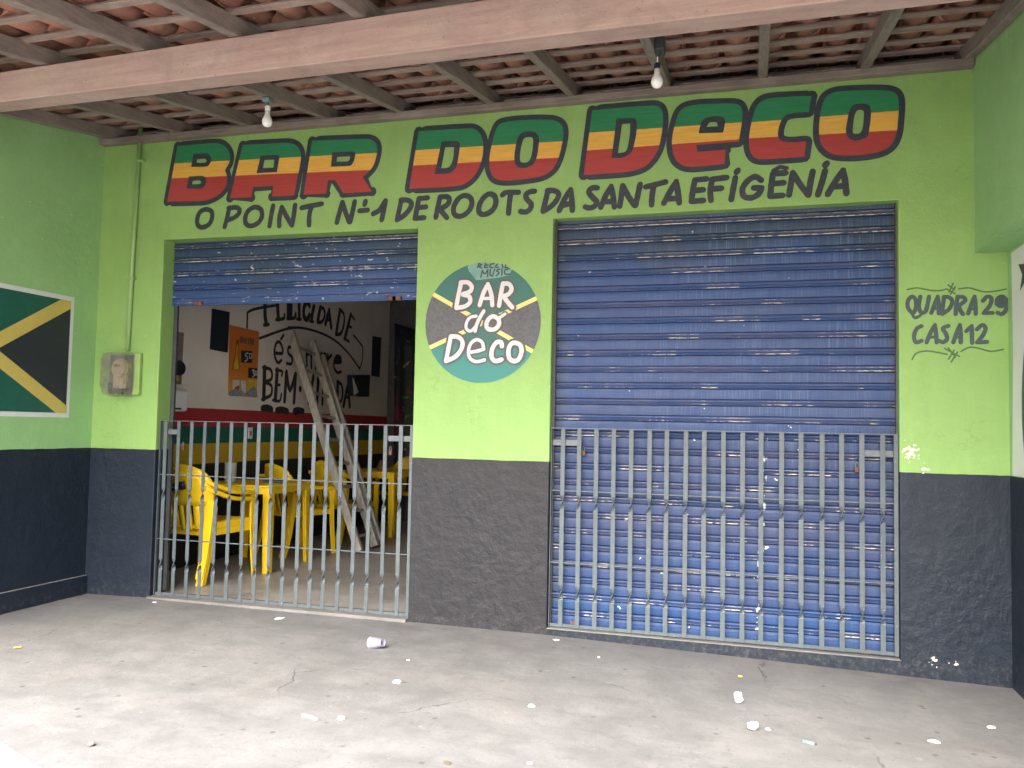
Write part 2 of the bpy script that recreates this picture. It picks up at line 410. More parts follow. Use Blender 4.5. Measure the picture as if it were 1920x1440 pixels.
def concrete(name, a, b, pale, stain=.5, rough=.85, wet=False):
    t = NT(name); p = t.pos
    big = t.noise(p, .8, 6, .6, .4); mid = t.noise(p, 4.5, 6, .65); fine = t.noise(p, 90, 5, .7)
    c = t.mix(t.ramp(big, .32, .68), a, b)
    c = t.mix(t.ramp(mid, .42, .70, 0, .6), c, pale)
    c = t.mix(t.ramp(t.noise(t.scale(p, (1.5, 5, 1)), 1.6, 6, .7, .5), .50, .72, 0, .32), c, tuple(q*.62 for q in a))
    c = t.mix(t.ramp(t.noise(p, 34, 5, .75), .56, .72, 0, .22), c, tuple(q*.5 for q in a))
    c = t.mix(t.ramp(t.noise(p, 1.7, 5, .65, .6), .56, .74, 0, stain), c, tuple(q*.58 for q in a))
    c = t.mix(t.ramp(t.noise(p, 2.3, 3, .5), .55, .7, 0, .22), c, tuple(q*k_ for q, k_ in zip(b, (1.08, .97, .90))))
    # small dark spots: old gum, drops
    vd = t.voro(p, 7.5); rnd = t.noise(p, 3.1, 2)
    sp = t.math('MULTIPLY', t.ramp(t.math('ADD', vd, t.math('MULTIPLY', t.noise(p, 60, 3), .05)), .085, .15, 1, 0), t.ramp(rnd, .42, .50))
    c = t.mix(t.math('MULTIPLY', sp, .6), c, tuple(q*.35 for q in a))
    vd2 = t.voro(t.scale(p, (1, 1.3, 1)), 23); sp2 = t.math('MULTIPLY', t.ramp(vd2, .10, .16, 1, 0), t.ramp(t.noise(p, 5.3, 2), .5, .6))
    c = t.mix(t.math('MULTIPLY', sp2, .55), c, tuple(q*.45 for q in a))
    c = t.mix(t.ramp(t.noise(p, 11, 6, .75, .3), .55, .68, 0, .30), c, tuple(q*.6 for q in a))
    c = t.mix(t.ramp(t.noise(p, 13, 5, .7), .64, .70, 0, .35), c, (.26, .258, .255))
    c = t.mix(t.ramp(fine, .25, .75, 0, .16), c, tuple(q*.6 for q in a))
    # hairline cracks
    dv = t.noise(p, 2.5, 4, .6, col=True)
    vv = t.n('ShaderNodeVectorMath', operation='MULTIPLY_ADD'); t.set(vv.inputs[0], dv); vv.inputs[1].default_value = (.35, .35, 0); t.set(vv.inputs[2], p)
    cr = t.voro(vv.outputs[0], .75, 'DISTANCE_TO_EDGE')
    crm = t.math('MULTIPLY', t.ramp(cr, .0, .006, 1, 0), t.ramp(t.noise(p, 1.9, 3), .52, .60))
    c = t.mix(t.math('MULTIPLY', crm, .75), c, tuple(q*.35 for q in a))
    h = t.math('SUBTRACT', t.math('ADD', t.math('MULTIPLY', fine, .35), t.math('MULTIPLY', t.noise(p, 22, 5, .65), .8)), t.math('ADD', t.math('MULTIPLY', crm, .8), t.math('MULTIPLY', t.ramp(mid, .5, .62), .3)))
    t.bump(h, .5, .006)
    return t.done(c, t.ramp(mid, .3, .7, rough-.1, rough), 0, .35)
M_PAVE = concrete('terrace_concrete', (.109, .1115, .114), (.154, .157, .160), (.200, .203, .207), .42)
M_INFLOOR = concrete('inside_floor_concrete', (.22, .212, .20), (.36, .348, .33), (.52, .505, .48), .8, .42)
M_STREET = concrete('street_surface', (.42, .385, .34), (.48, .445, .40), (.54, .505, .46), .3, .9)
M_SILL = concrete('sill_cement', (.13, .128, .122), (.17, .167, .16), (.23, .225, .215), .5)
M_YELLOW = simple('yellow_plastic', (.88, .58, .015), .38, .07, 6, bump=.03)
M_WHITEPL = simple('white_plastic', (.80, .80, .82), .4, .03, 8, bump=0)
M_PAPER = simple('white_paper', (.62, .62, .62), .8, .03, 30, bump=0)
M_LEAFY = simple('yellow_leaf', (.55, .50, .05), .7)
M_LEAFB = simple('dry_leaf', (.10, .085, .06), .8)
t = NT('inside_wall_paint'); x, y, z = t.sep(t.pos)
zn = t.math('ADD', z, t.math('MULTIPLY', t.math('SUBTRACT', t.noise(t.pos, 6, 2), .5), .008))
c = t.mix(t.ramp(t.noise(t.pos, 2.2, 5), .3, .7), (.72, .68, .63), (.82, .78, .73))
for zz, cc in ((1.372, (.36, .030, .035)), (1.212, (.010, .115, .075)), (1.060, (.55, .36, .02)), (.880, (.012, .014, .020))):
    c = t.mix(t.ramp(zn, zz-.001, zz+.001, 1, 0), c, cc)
t.bump(t.noise(t.pos, 25, 4), .3, .006)
M_INWALL = t.done(c, .6)
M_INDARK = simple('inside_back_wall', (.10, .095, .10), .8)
M_CEIL = simple('inside_ceiling', (.52, .50, .48), .9)

# ------------------------------------------------------------------ dimensions
XL, XR = -3.7508*K, 1.078*K
X1A, X1B, X2A, X2B = -3.2986*K, -1.7045*K, -0.9659*K, 0.6401*K
ZR, ZL, ZD, ZG = 2.642*K, 2.0593*K, 1.045, 1.257
SL = 0.184
XU, ZS = 0.951*K, 1.812*K        # proud upper part of the right wall
WT = 0.16
def rb(y): return ZR+.045+SL*y   # underside of the rafters

# ------------------------------------------------------------------ ground
FX = [-60, XL, X1A, X1B, X2A, X2B, XR, 60]; FZ = [-.02, -.021, -.010, -.016, -.021, -.070, -.083, -.083]
def floor_z(x): return float(np.interp(x, FX, FZ))
g = MB(); g.add([(-120, -120, -.16), (120, -120, -.16), (120, 120, -.16), (-120, 120, -.16)], [(0, 1, 2, 3)])
tag(g.build('ground', M_STREET), 'pale dusty street ground running out in front of the terrace', kind='structure')
# terrace: concrete slab with slight unevenness
nx, ny = 150, 100; Y0, Y1 = .17, -4.15; g = MB(); vv = []; ff = []
xa, xb = XL-.1, XR+.1
for j in range(ny+1):
    for i in range(nx+1):
        X = xa+(xb-xa)*i/nx; Yq = Y0+(Y1-Y0)*j/ny
        dz = .006*mnoise.noise(Vector((X*1.1, Yq*1.1, 3)))+.0025*mnoise.noise(Vector((X*4, Yq*4, 9)))
        dz *= min(1, max(0, (-Yq)/.4))
        vv.append((X, Yq, floor_z(X)+dz-.004*max(0, -Yq)))
for j in range(ny):
    for i in range(nx): a = j*(nx+1)+i; ff.append((a, a+nx+1, a+nx+2, a+1))
g.add(vv, ff)
bot = MB(); 
pv = g.build('pavement', M_PAVE, smooth=True); tag(pv, 'worn light grey concrete terrace floor under the porch', kind='structure')
kb = MB(); kb.box((xa, Y1-.12, -.2), (xb, Y1, -.062)); tag(kb.build('kerb', M_SILL, bevel=.015), 'concrete kerb at the street edge of the terrace', kind='structure')
fl = MB(); fl.box((XL, .16, -.2), (XR, 5.25, .0)); tag(fl.build('floor', M_INFLOOR), 'dark worn concrete floor inside the bar', kind='structure')

# ------------------------------------------------------------------ facade wall
def solid_wall(name, outline, holes, y0, y1, mat, parent):
    V, F = flat([outline], holes)
    mb = MB(); n = len(V)
    mb.add([(p.x, y0, p.y) for p in V]+[(p.x, y1, p.y) for p in V], [tuple(f) for f in F]+[tuple(i+n for i in reversed(f)) for f in F])
    cnt = {}
    for f in F:
        for a, b in zip(f, f[1:]+f[:1]): cnt[(a, b)] = 1
    for (a, b) in cnt:
        if (b, a) not in cnt: mb.f.append([b, a, a+n, b+n]); mb.mi.append(0)
    return mb.build(name, mat, parent)
front = empty('front_wall'); tag(front, 'green and black front wall of the bar carrying the big painted BAR DO DECO title', 'wall')
out = [Vector(q) for q in ((XL-.18, -.2), (X1A, -.2), (X1A, ZL), (X1B, ZL-.012), (X1B, -.2), (XR+.2, -.2), (XR+.2, 3.34), (XL-.18, 3.34))]
h2 = [Vector(q) for q in ((X2A, .018), (X2B, .012), (X2B, 2.585), (X2A, 2.58))]
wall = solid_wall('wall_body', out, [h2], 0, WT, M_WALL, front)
bv = wall.modifiers.new('bevel', 'BEVEL'); bv.width = .006; bv.segments = 2; bv.limit_method = 'ANGLE'
s = MB(); s.sweep([(X2A+.002, .083, .016), (X2B-.002, .083, .010)], .158, .012, (0, 0, 1)); s.build('sill', M_SILL, front)
s = MB(); s.box((X1A+.003, -.035, -.05), (X1B-.003, .165, .004)); s.build('threshold', M_SILL, front, bevel=.004)

# ---- big painted title
def T(ox, oy, s_):   # zoomed view -> photo pixel -> point on the wall (x,z)
    def f(p):
        q = atY(ox+p[0]/s_, oy+p[1]/s_); return (q.x, q.z)+tuple(p[2:])
    return f
def pl(y): return lambda p: (p.x, y, p.y)
A1 = T(290, 220, 4.3636); A2 = T(730, 180, 5.0526); A3 = T(1060, 140, 5.1429); A4 = T(1370, 140, 5.4857)
c_ = 1
LET = [
 (A1, 'BAR', [(190,235,c_),(500,212),(565,228),(606,275),(618,320),(612,370),(577,435,c_),(592,480),(592,540),(570,590),(510,645),(410,682),(105,692,c_)],
   [([(320,303,c_),(430,297),(462,325),(458,372),(430,403),(300,408,c_)], [(347,345,c_),(410,340),(425,355),(412,371),(345,372,c_)]),
    ([(282,485,c_),(395,481),(423,503),(418,550),(385,582),(262,585,c_)], [(312,522,c_),(368,517),(380,532),(366,546),(308,548,c_)])]),
 (A1, 'BAR', [(722,228,c_),(1090,210),(1155,228),(1192,275),(1197,350),(1143,640,c_),(962,650,c_),(972,562,c_),(810,572,c_),(792,657,c_),(618,662,c_)],
   [([(870,315,c_),(985,308),(1018,315),(1020,345),(1002,450,c_),(835,458,c_)], [(900,350,c_),(980,347,c_),(972,412,c_),(888,416,c_)])]),
 (A1, 'BAR', [(1290,192,c_),(1740,178),(1800,200),(1822,250),(1812,330),(1782,410),(1705,492,c_),(1780,608,c_),(1545,622,c_),(1480,515,c_),(1420,517,c_),(1405,625,c_),(1220,635,c_)],
   [([(1455,288,c_),(1610,280),(1642,290),(1635,350),(1610,392),(1570,400),(1443,405,c_)], [(1495,325,c_),(1600,320,c_),(1595,345),(1580,360),(1490,362,c_)])]),
 (A2, 'DO', [(280,335,c_),(770,308),(840,335),(884,410),(888,540),(855,670),(785,780),(670,850),(190,880,c_)],
   [([(497,432,c_),(635,427),(668,450),(660,560),(635,670),(600,715),(550,736),(430,742,c_)], [(530,488,c_),(615,485,c_),(605,590),(582,655),(550,680),(493,685,c_)])]),
 (A2, 'DO', [(1050,265),(1180,237),(1400,225),(1560,233),(1628,270),(1650,340),(1640,440),(1605,580),(1550,690),(1450,757),(1270,790),(1090,802),(1000,780),(957,705),(950,600),(970,470),(1005,340)],
   [([(1255,352),(1320,335),(1385,348),(1418,395),(1415,480),(1398,580),(1360,650),(1275,685),(1205,660),(1185,590),(1198,480),(1220,395)], [(1285,398),(1345,392),(1362,415),(1360,480),(1340,585),(1310,625),(1255,630),(1238,600),(1245,510),(1262,435)])]),
 (A3, 'DE', [(260,345,c_),(840,298),(910,318),(940,385),(938,500),(905,690),(850,800),(760,890),(600,938),(178,970,c_)],
   [([(495,425,c_),(635,420),(685,440),(688,540),(668,660),(635,750),(560,800),(445,805,c_)], [(548,478,c_),(626,473,c_),(622,570),(600,700),(575,745),(508,757,c_)])]),
 (A3, 'DE', [(1100,365),(1165,312),(1300,288),(1600,280),(1675,295),(1706,350),(1705,440),(1672,648,c_),(1262,680,c_),(1275,745,c_),(1545,726,c_),(1535,862,c_),(1390,877),(1240,890),(1145,880),(1072,830),(1035,740),(1030,620),(1058,480)],
   [([(1325,440),(1400,406),(1490,403),(1538,430),(1535,500),(1520,560,c_),(1285,568,c_),(1300,500)], [(1365,505,c_),(1385,468),(1420,458),(1458,464),(1470,498,c_)])]),
 (A4, 'CO', [(345,258),(480,235),(832,220,c_),(800,385,c_),(660,393),(565,420),(518,480),(488,580),(495,655),(550,690),(640,697),(778,685,c_),(757,845,c_),(550,860),(330,872),(245,852),(198,775),(190,640),(225,450),(270,325)], []),
 (A4, 'CO', [(1000,215),(1100,178),(1350,163),(1600,165),(1695,195),(1728,275),(1722,450),(1700,620),(1640,735),(1520,798),(1300,832),(1085,826),(985,782),(922,690),(908,570),(922,410),(950,290)],
   [([(1262,312),(1350,298),(1425,320),(1443,400),(1428,545),(1400,640),(1295,680),(1215,655),(1185,580),(1203,450),(1225,360)], [(1303,370),(1355,367),(1370,395),(1358,540),(1330,600),(1270,608),(1255,585),(1272,430)])])]
def wl(a, b): 
    p, q = atY(*a), atY(*b); return ((p.x, p.z), (q.x, q.z))
SM = {'BAR': stripes('stripes_bar', wl((328,306.6),(706,287)), wl((324,334.6),(698,318.5))),
      'DO': stripes('stripes_do', wl((779.5,282),(1054.6,265)), wl((775.5,310.6),(1048.6,295.8))),
      'DE': stripes('stripes_de', wl((1104.7,249),(1390.5,229.8)), wl((1101,282.5),(1385,261.5))),
      'CO': stripes('stripes_co', wl((1412,229.3),(1684.5,207.8)), wl((1405.5,259.4),(1680.8,244.8)))}
OW = .034
for k, (A, wd, outer, holes) in enumerate(LET):
    O = crom([A(p) for p in outer], True, 7); H = [(crom([A(p) for p in a], True, 6), crom([A(p) for p in b], True, 6)) for a, b in holes]
    dark = flat([O]+ribbon(O, OW*2, True), [b for a, b in H])
    L = sheet('painted_letter', dark, pl(-.0015-.0002*(k % 2)), M_BLACK, front)
    sheet('stripes', flat([O], [a for a, b in H]), pl(-.0032), SM[wd], L)

# ---- brush lettering
def strokes(A, S, wdt, name, mat, parent, place, n=4, seed=1):
    polys = []
    for i, st in enumerate(S):
        closed = st[0] == 'o'; pts = st[1:] if closed else st
        wk = wdt
        if isinstance(pts[0], (int, float)): wk = wdt*pts[0]; pts = pts[1:]
        if closed: P = crom([A(p) for p in pts], True, n)
        else: P = crom([A(p) for p in pts], False, n)
        polys += ribbon(P, wk, closed, rnd=.05, seed=seed*31+i)
    return sheet(name, flat(polys), place, mat, parent)
Z5 = T(340, 360, 4.5714); Z6 = T(720, 340, 4.5714); Z7 = T(1080, 290, 3.5556)
TAG = [
 (Z5, [('o',(205,150),(255,162),(266,205),(250,262),(212,295),(168,303),(140,278),(138,228),(160,175))]),
 (Z5, [((412,135),(395,215),(372,300)), ((405,138,1),(470,133),(500,152),(490,190),(450,222),(400,240))]),
 (Z5, [('o',(630,130),(680,148),(694,200),(672,252),(628,284),(580,290),(552,265),(550,215),(575,162))]),
 (Z5, [((788,118),(770,210),(757,292))]),
 (Z5, [((862,135),(842,220),(840,292)), ((862,130,1),(900,205),(948,285,1)), ((976,112),(965,200),(950,285))]),
 (Z5, [((1032,137),(1110,120),(1205,102)), ((1118,125),(1098,200),(1096,285))]),
 (Z5, [((1382,88),(1355,180),(1333,262)), ((1382,88,1),(1410,180),(1440,258,1)), ((1487,82),(1468,170),(1447,258))]),
 (Z5, [((1528,162),(1598,156)), ((1580,80),(1572,108))]),
 (Z5, [((1645,188),(1700,155),(1752,75,1)), ((1750,80),(1735,160),(1718,240))]),
 (Z6, [((150,160),(130,250),(113,330)), ((145,160,1),(205,163),(236,190),(220,240),(170,295),(115,330,1))]),
 (Z6, [((300,148),(282,240),(268,315)), ((300,148),(375,142)), ((290,225),(360,220)), ((265,318),(345,312))]),
 (Z6, [((482,135),(462,225),(445,310)), ((480,135,1),(540,133),(562,155),(545,200),(478,238,1)), ((482,238),(512,280),(540,312))]),
 (Z6, [('o',(690,122),(740,140),(754,190),(732,248),(685,290),(635,300),(600,275),(600,215),(638,150))]),
 (Z6, [('o',(905,108),(948,128),(960,180),(940,235),(892,275),(842,284),(814,258),(820,200),(855,140))]),
 (Z6, [((1015,118,1),(1045,97),(1155,95)), ((1088,100),(1075,190),(1068,275))]),
 (Z6, [((1292,85),(1245,92),(1215,122),(1230,160),(1262,195),(1252,240),(1212,264),(1170,258))]),
 (Z6, [((1405,80),(1385,170),(1362,255)), ((1400,80,1),(1460,82),(1498,110),(1475,170),(1420,225),(1365,258,1))]),
 (Z6, [((1502,252),(1550,150),(1600,72,1),(1610,160),(1615,250)), ((1535,205),(1605,190))]),
 (Z7, [((142,222),(108,222),(85,248),(108,283),(138,315),(122,345),(88,356),(62,348))]),
 (Z7, [((165,352),(200,270),(235,212,1),(248,280),(256,350)), ((195,315),(248,312))]),
 (Z7, [((312,208),(302,280),(292,345)), ((312,208,1),(350,280),(392,340,1)), ((428,198),(412,270),(397,340))]),
 (Z7, [((465,215),(530,200),(598,182)), ((520,200),(508,270),(504,335))]),
 (Z7, [((585,325),(625,250),(668,180,1),(680,250),(688,322)), ((615,295),(682,292))]),
 (Z7, [((793,170),(778,245),(770,312)), ((793,170),(870,162)), ((785,240),(848,235)), ((772,312),(850,306))]),
 (Z7, [((908,165),(895,240),(900,305)), ((905,165),(1005,153)), ((900,230),(970,224))]),
 (Z7, [((1062,155),(1048,230),(1035,300)), ((1080,105),(1070,118))]),
 (Z7, [((1235,172),(1195,148),(1145,175),(1110,228),(1120,278),(1170,288),(1218,262),(1238,222,1),(1185,222))]),
 (Z7, [((1312,128),(1302,205),(1295,278)), ((1312,128),(1398,122)), ((1305,195),(1385,188)), ((1298,278),(1378,272)), (.7,(1315,108,1),(1360,82,1),(1405,90,1))]),
 (Z7, [((1445,122),(1432,200),(1420,270)), ((1445,122,1),(1495,200),(1548,270,1)), ((1578,112),(1562,190),(1550,270))]),
 (Z7, [((1660,108),(1638,190),(1612,268)), ((1672,58),(1660,72))]),
 (Z7, [((1678,265),(1725,185),(1780,105,1),(1795,185),(1802,260)), ((1712,215),(1795,208))]),
]
for k, (A, S) in enumerate(TAG):
    strokes(A, S, .0362, 'painted_letter', M_BLACK, front, pl(-.0016-.0004*(k % 3)), seed=k)
Z8 = T(1680, 420, 4.5)
ADR = [
 [('o',(135,612),(165,640),(168,700),(150,748),(120,735),(97,695),(102,645)), (.75,(135,755),(160,792),(205,772))],
 [((205,612),(192,690),(212,750),(250,735),(278,612))],
 [((297,752),(325,680),(352,612,1),(360,690),(360,755)), (.7,(312,715),(355,712))],
 [((405,615),(395,690),(388,760)), ((402,615,1),(450,620),(475,655),(450,715),(392,760,1))],
 [((520,612),(508,690),(502,762)), ((518,615,1),(568,618),(582,648),(520,695,1)), ((528,695),(545,735),(565,762))],
 [((608,757),(635,680),(662,612,1),(670,690),(672,760)), (.7,(622,718),(665,715))],
 [((732,650),(770,612),(805,630),(790,690),(738,752,1),(815,750))],
 [((925,650),(900,612),(858,630),(852,675),(890,695),(925,662)), ((925,632),(930,715),(895,760),(855,748))],
 [((215,862),(178,880),(152,940),(165,998),(215,985))],
 [((258,1000),(290,920),(328,852,1),(338,930),(342,1000)), (.7,(280,958),(335,952))],
 [((442,860),(395,880),(420,925),(430,970),(398,998),(362,985))],
 [((482,1000),(510,920),(538,852,1),(545,930),(545,1000)), (.7,(495,958),(542,952))],
 [((592,905),(638,860,1),(640,930),(642,1005))],
 [((682,890),(728,852),(755,880),(732,940),(682,1000,1),(768,995))],
]
M_GDARK = simple('address_paint', (.038, .062, .068), .6)
for k, S in enumerate(ADR): strokes(Z8, S, .0225, 'painted_letter', M_GDARK, front, pl(-.0016-.0004*(k % 3)), seed=60+k)
M_GREENL = simple('flourish_paint', (.045, .11, .035), .6)
for k, S in enumerate([
 [((95,553),(180,540),(290,560),(375,562),(425,548)), ((530,548),(620,540),(740,572),(850,565),(930,548))],
 [((440,515),(495,556)), ((432,552),(500,590)), ((482,500),(448,575)), ((500,530),(460,592))],
 [((135,1145),(170,1092),(250,1072),(330,1080),(430,1100)), ((550,1075),(620,1040),(700,1050),(800,1075),(905,1058))],
 [((410,1050),(535,1118)), ((440,1045),(500,1125)), ((490,1065),(442,1140)), ((520,1080),(465,1165))]]):
    strokes(Z8, S, .0085, 'painted_flourish', M_GREENL, front, pl(-.0014), seed=90+k)

# ---- round emblem
EC = Vector((-1.3345*K, 1.5405*K)); ER = .3125*K
emb = empty('painted_emblem', (0, 0, 0)); emb.parent = front
Z9 = T(760, 460, 4.8)
def z9(*p): return [Vector(Z9(q)[:2]) for q in p]
disc = [EC+Vector((math.cos(a), math.sin(a)))*ER for a in [2*math.pi*i/96 for i in range(96)]]
def wedge_clip(poly_):
    """keep the part of a convex polygon inside the disc (sampled)"""
    poly_ = [Vector(q) for q in poly_]
    if sum(poly_[i].x*poly_[i-len(poly_)+1].y-poly_[i-len(poly_)+1].x*poly_[i].y for i in range(len(poly_))) < 0: poly_ = poly_[::-1]
    V, E_, F, ov, oe, of = delaunay_2d_cdt(poly_+disc, [], [list(range(len(poly_))), list(range(len(poly_), len(poly_)+96))], 1, 1e-5)
    return V, [f for f, s_ in zip(F, of) if len(s_) == 2]
t = NT('emblem_teal'); x, y, z = t.sep(t.pos)
M_TEAL = t.done(t.mix(t.ramp(z, 1.75, 1.80), (.008, .165, .142), (.009, .105, .088)), .5)
t = NT('emblem_grey'); M_EGREY = t.done(t.mix(t.ramp(t.noise(t.pos, 26, 5, .7, 1.5), .3, .7), (.065, .068, .078), (.12, .124, .137)), .7)
M_EYEL = simple('emblem_yellow', (.66, .53, .16), .5, .05)
M_EWHITE = simple('emblem_white', (.52, .51, .53), .5, .03)
M_ELINE = simple('emblem_outline', (.075, .070, .075), .6)
sheet('disc_paint', flat([disc]), pl(-.0012), M_TEAL, emb)
ctr = z9((702, 692))[0]
def ray_(px): return ctr+(z9(px)[0]-ctr)*1.6
sheet('grey_sector', wedge_clip([ctr, ray_((262,450)), ray_((225,910))][::-1]), pl(-.0018), M_EGREY, emb)
sheet('grey_sector', wedge_clip([ctr, ray_((1140,945)), ray_((1188,490))][::-1]), pl(-.0018), M_EGREY, emb)
for k, (a, b) in enumerate((((258,442),(1142,952)), ((1178,478),(224,918)))):
    a, b = z9(a, b); a, b = ctr+(a-ctr)*1.2, ctr+(b-ctr)*1.2; d = (b-a).normalized(); nn = Vector((-d.y, d.x))*.0135
    sheet('yellow_band', wedge_clip([a+nn, a-nn, b-nn, b+nn]), pl(-.0023-.0003*k), M_EYEL, emb)
EM = [
 [((505,335),(480,450),(460,560)), ((500,335,1),(565,335),(600,375),(585,415),(520,440,1)), ((520,445,1),(575,460),(585,510),(540,550),(460,565,1))],
 [((670,540),(705,430),(745,350,1),(775,440),(785,540)), (.75,(695,480),(780,478))],
 [((880,345),(860,450),(845,545)), ((880,345,1),(935,350),(958,395),(930,440),(875,462,1)), ((890,468),(930,520),(965,560))],
 [(.72,(640,638),(585,650),(552,700),(552,752),(590,772),(632,735)), (.85,(708,592),(668,660),(642,720),(630,772))],
 [('o',(795,640),(838,665),(845,710),(815,750),(768,760),(735,740),(735,695),(760,655)), (.7,(845,655),(900,618))],
 [((412,820),(390,930),(368,1040)), ((412,820,1),(475,825),(515,865),(508,930),(455,1000),(368,1042,1))],
 [(.78,(590,962),(650,952),(708,935,1),(692,872),(645,850),(595,880),(570,950),(585,1018),(640,1047),(715,1032))],
 [((872,910),(862,872),(822,875),(785,930),(778,1005),(812,1042),(868,1028))],
 [('o',(990,878),(1035,898),(1048,955),(1022,1025),(975,1042),(935,1010),(932,935),(955,888))],
]
for k, S in enumerate(EM):
    strokes(Z9, S, .057, 'letter_outline', M_ELINE, emb, pl(-.0034-.0003*(k % 3)), seed=120+k)
    strokes(Z9, S, .0285, 'painted_letter', M_EWHITE, emb, pl(-.0048), seed=140+k)
M_LTEAL = simple('emblem_pale_patch', (.13, .27, .23), .6, .1)
sheet('pale_patch', wedge_clip([Vector(q) for q in z9((560,190),(640,120),(930,120),(962,215),(935,270),(845,292),(640,315),(600,265),(575,235))][::-1]), pl(-.0028), M_LTEAL, emb)
MU = [[((680,290),(695,225,1),(715,258),(745,218,1),(742,282))], [((768,218),(765,262),(785,276),(805,215))], [((850,215),(822,228),(845,250),(818,275))], [((872,212),(870,268))], [((938,212),(900,222),(898,258),(938,260))],
      [((652,200),(662,165)), ((662,165),(690,175),(665,190),(690,205))], [((712,200),(722,162)), ((720,180),(745,178)), ((712,200),(745,198))], [((800,165),(765,175),(765,198),(790,200))], [((830,168),(812,195),(838,198))], [((872,172),(880,200))], [((905,178),(898,200),(925,198))]]
for k, S in enumerate(MU): strokes(Z9, S, .0095, 'painted_letter', M_DBLACK, emb, pl(-.0034), seed=160+k)

# ------------------------------------------------------------------ side walls
lw = empty('left_wall'); tag(lw, 'left side wall of the porch painted green over black with a crossed flag on it', 'wall')
s = MB(); s.add([(XL, 0, -.2), (XL, 0, 3.40), (XL, -3.0, rb(-3.0)+.02), (XL, -3.0, -.2), (XL-.16, 0, -.2), (XL-.16, 0, 3.40), (XL-.16, -3.0, rb(-3.0)+.02), (XL-.16, -3.0, -.2)],
     [(0,3,2,1), (4,5,6,7), (0,1,5,4), (1,2,6,5), (2,3,7,6), (3,0,4,7)])
s.build('wall_body', M_SIDE, lw)
s = MB(); s.sweep([(XL+.010, -.003, .048), (XL+.010, -3.0, .048)], .030, .135, (0, 0, 1)); s.build('plinth', M_SIDE, lw, bevel=.004)
# flag
fc = [atX(140, 558, XL), atX(128, 783, XL)]
y1f = (fc[0].y+fc[1].y)/2; zt, zb = fc[0].z, fc[1].z
FLW = 1.42; y0f = y1f-FLW
t_ = (zt-zb)
fl_ = empty('painted_flag'); fl_.parent = lw
M_FGREEN = simple('flag_green', (.010, .090, .066), .5, .1); M_FBLACK = simple('flag_black', (.018, .022, .032), .5, .1); M_FYEL = simple('flag_yellow', (.50, .40, .10), .5, .06); M_FWHITE = simple('flag_white', (.58, .61, .60), .5, .04)
def plx(X): return lambda p: (X, p.x, p.y)
b = .032
sheet('white_border', flat([[Vector((y0f, zb)), Vector((y1f, zb)), Vector((y1f, zt)), Vector((y0f, zt))]]), plx(XL+.0015), M_FWHITE, fl_)
ya, yb_, za, zbb = y0f+b, y1f-b, zb+b, zt-b
sheet('green_field', flat([[Vector((ya, za)), Vector((yb_, za)), Vector((yb_, zbb)), Vector((ya, zbb))]]), plx(XL+.003), M_FGREEN, fl_)
cy, cz = (ya+yb_)/2, (za+zbb)/2
sheet('black_triangle', flat([[Vector((yb_, za)), Vector((yb_, zbb)), Vector((cy, cz))]]), plx(XL+.0045), M_FBLACK, fl_)
sheet('black_triangle', flat([[Vector((ya, za)), Vector((ya, zbb)), Vector((cy, cz))]]), plx(XL+.0045), M_FBLACK, fl_)
hb = .046
def band(P, Q):
    P, Q = Vector(P), Vector(Q); d = (Q-P).normalized(); nn = Vector((-d.y, d.x))*hb
    rect = [P+nn-d*.2, P-nn-d*.2, Q-nn+d*.2, Q+nn+d*.2]; clip = [Vector((ya, za)), Vector((yb_, za)), Vector((yb_, zbb)), Vector((ya, zbb))]
    return rect, clip
r1, cl = band((ya, za), (yb_, zbb)); r2_, cl = band((ya, zbb), (yb_, za))
V, E_, F, ov, oe, of = delaunay_2d_cdt(r1+r2_+cl, [], [list(range(4)), list(range(4, 8)), list(range(8, 12))], 1, 1e-5)
sheet('yellow_cross', (V, [f for f, q in zip(F, of) if 2 in q and (0 in q or 1 in q)]), plx(XL+.006), M_FYEL, fl_)

rw = empty('right_wall'); tag(rw, 'right side wall with green header beam above a white mural panel and black base', 'wall')
s = MB(); s.add([(XU, .001, ZS), (XU, .001, 3.5), (XU, -3.0, rb(-3.0)+.1), (XU, -3.0, ZS), (XR+.16, .001, ZS), (XR+.16, .001, 3.5), (XR+.16, -3.0, rb(-3.0)+.1), (XR+.16, -3.0, ZS)],
     [(0,1,2,3), (7,6,5,4), (4,5,1,0), (5,6,2,1), (6,7,3,2), (7,4,0,3)]); s.build('header_beam', M_SIDE, rw)
s = MB(); s.box((XR, -3.0, -.2), (XR+.16, -.001, ZS-.002)); s.build('wall_body', M_SIDE, rw)
pan = [Vector((-2.8, ZD+.004)), Vector((-.045, ZD+.004)), Vector((-.085, 1.7)), Vector((-.075, ZS-.02)), Vector((-2.8, ZS-.02))]
M_MURAL = simple('mural_white', (.60, .62, .60), .55, .04, 5)
plr = lambda X: (lambda p: (X, p.x, p.y))
def flip(VF): return VF[0], [list(reversed(f)) for f in VF[1]]
mp = sheet('mural_panel', flip(flat([pan])), plr(XR-.0015), M_MURAL, rw)
rc = Vector((-.19*K-.95, 1.12*K)); 
def circ(r, n=72, c=None): c = c or rc; return [c+Vector((math.cos(2*math.pi*i/n), math.sin(2*math.pi*i/n)))*r for i in range(n)]
sheet('white_disc', flip(flat([circ(.95)])), plr(XR-.003), M_MURAL, rw)
sheet('green_ring', flip(flat([circ(.955)], [circ(.905)])), plr(XR-.0045), simple('ring_green', (.03, .075, .065), .5), rw)
sheet('red_bar', flip(flat([[rc+Vector((.62, .19)), rc+Vector((.86, .13)), rc+Vector((.86, .22)), rc+Vector((.62, .30))]])), plr(XR-.0045), simple('mural_red', (.50, .04, .05), .5), rw)
stc = atX(1924, 510, XR); star = []
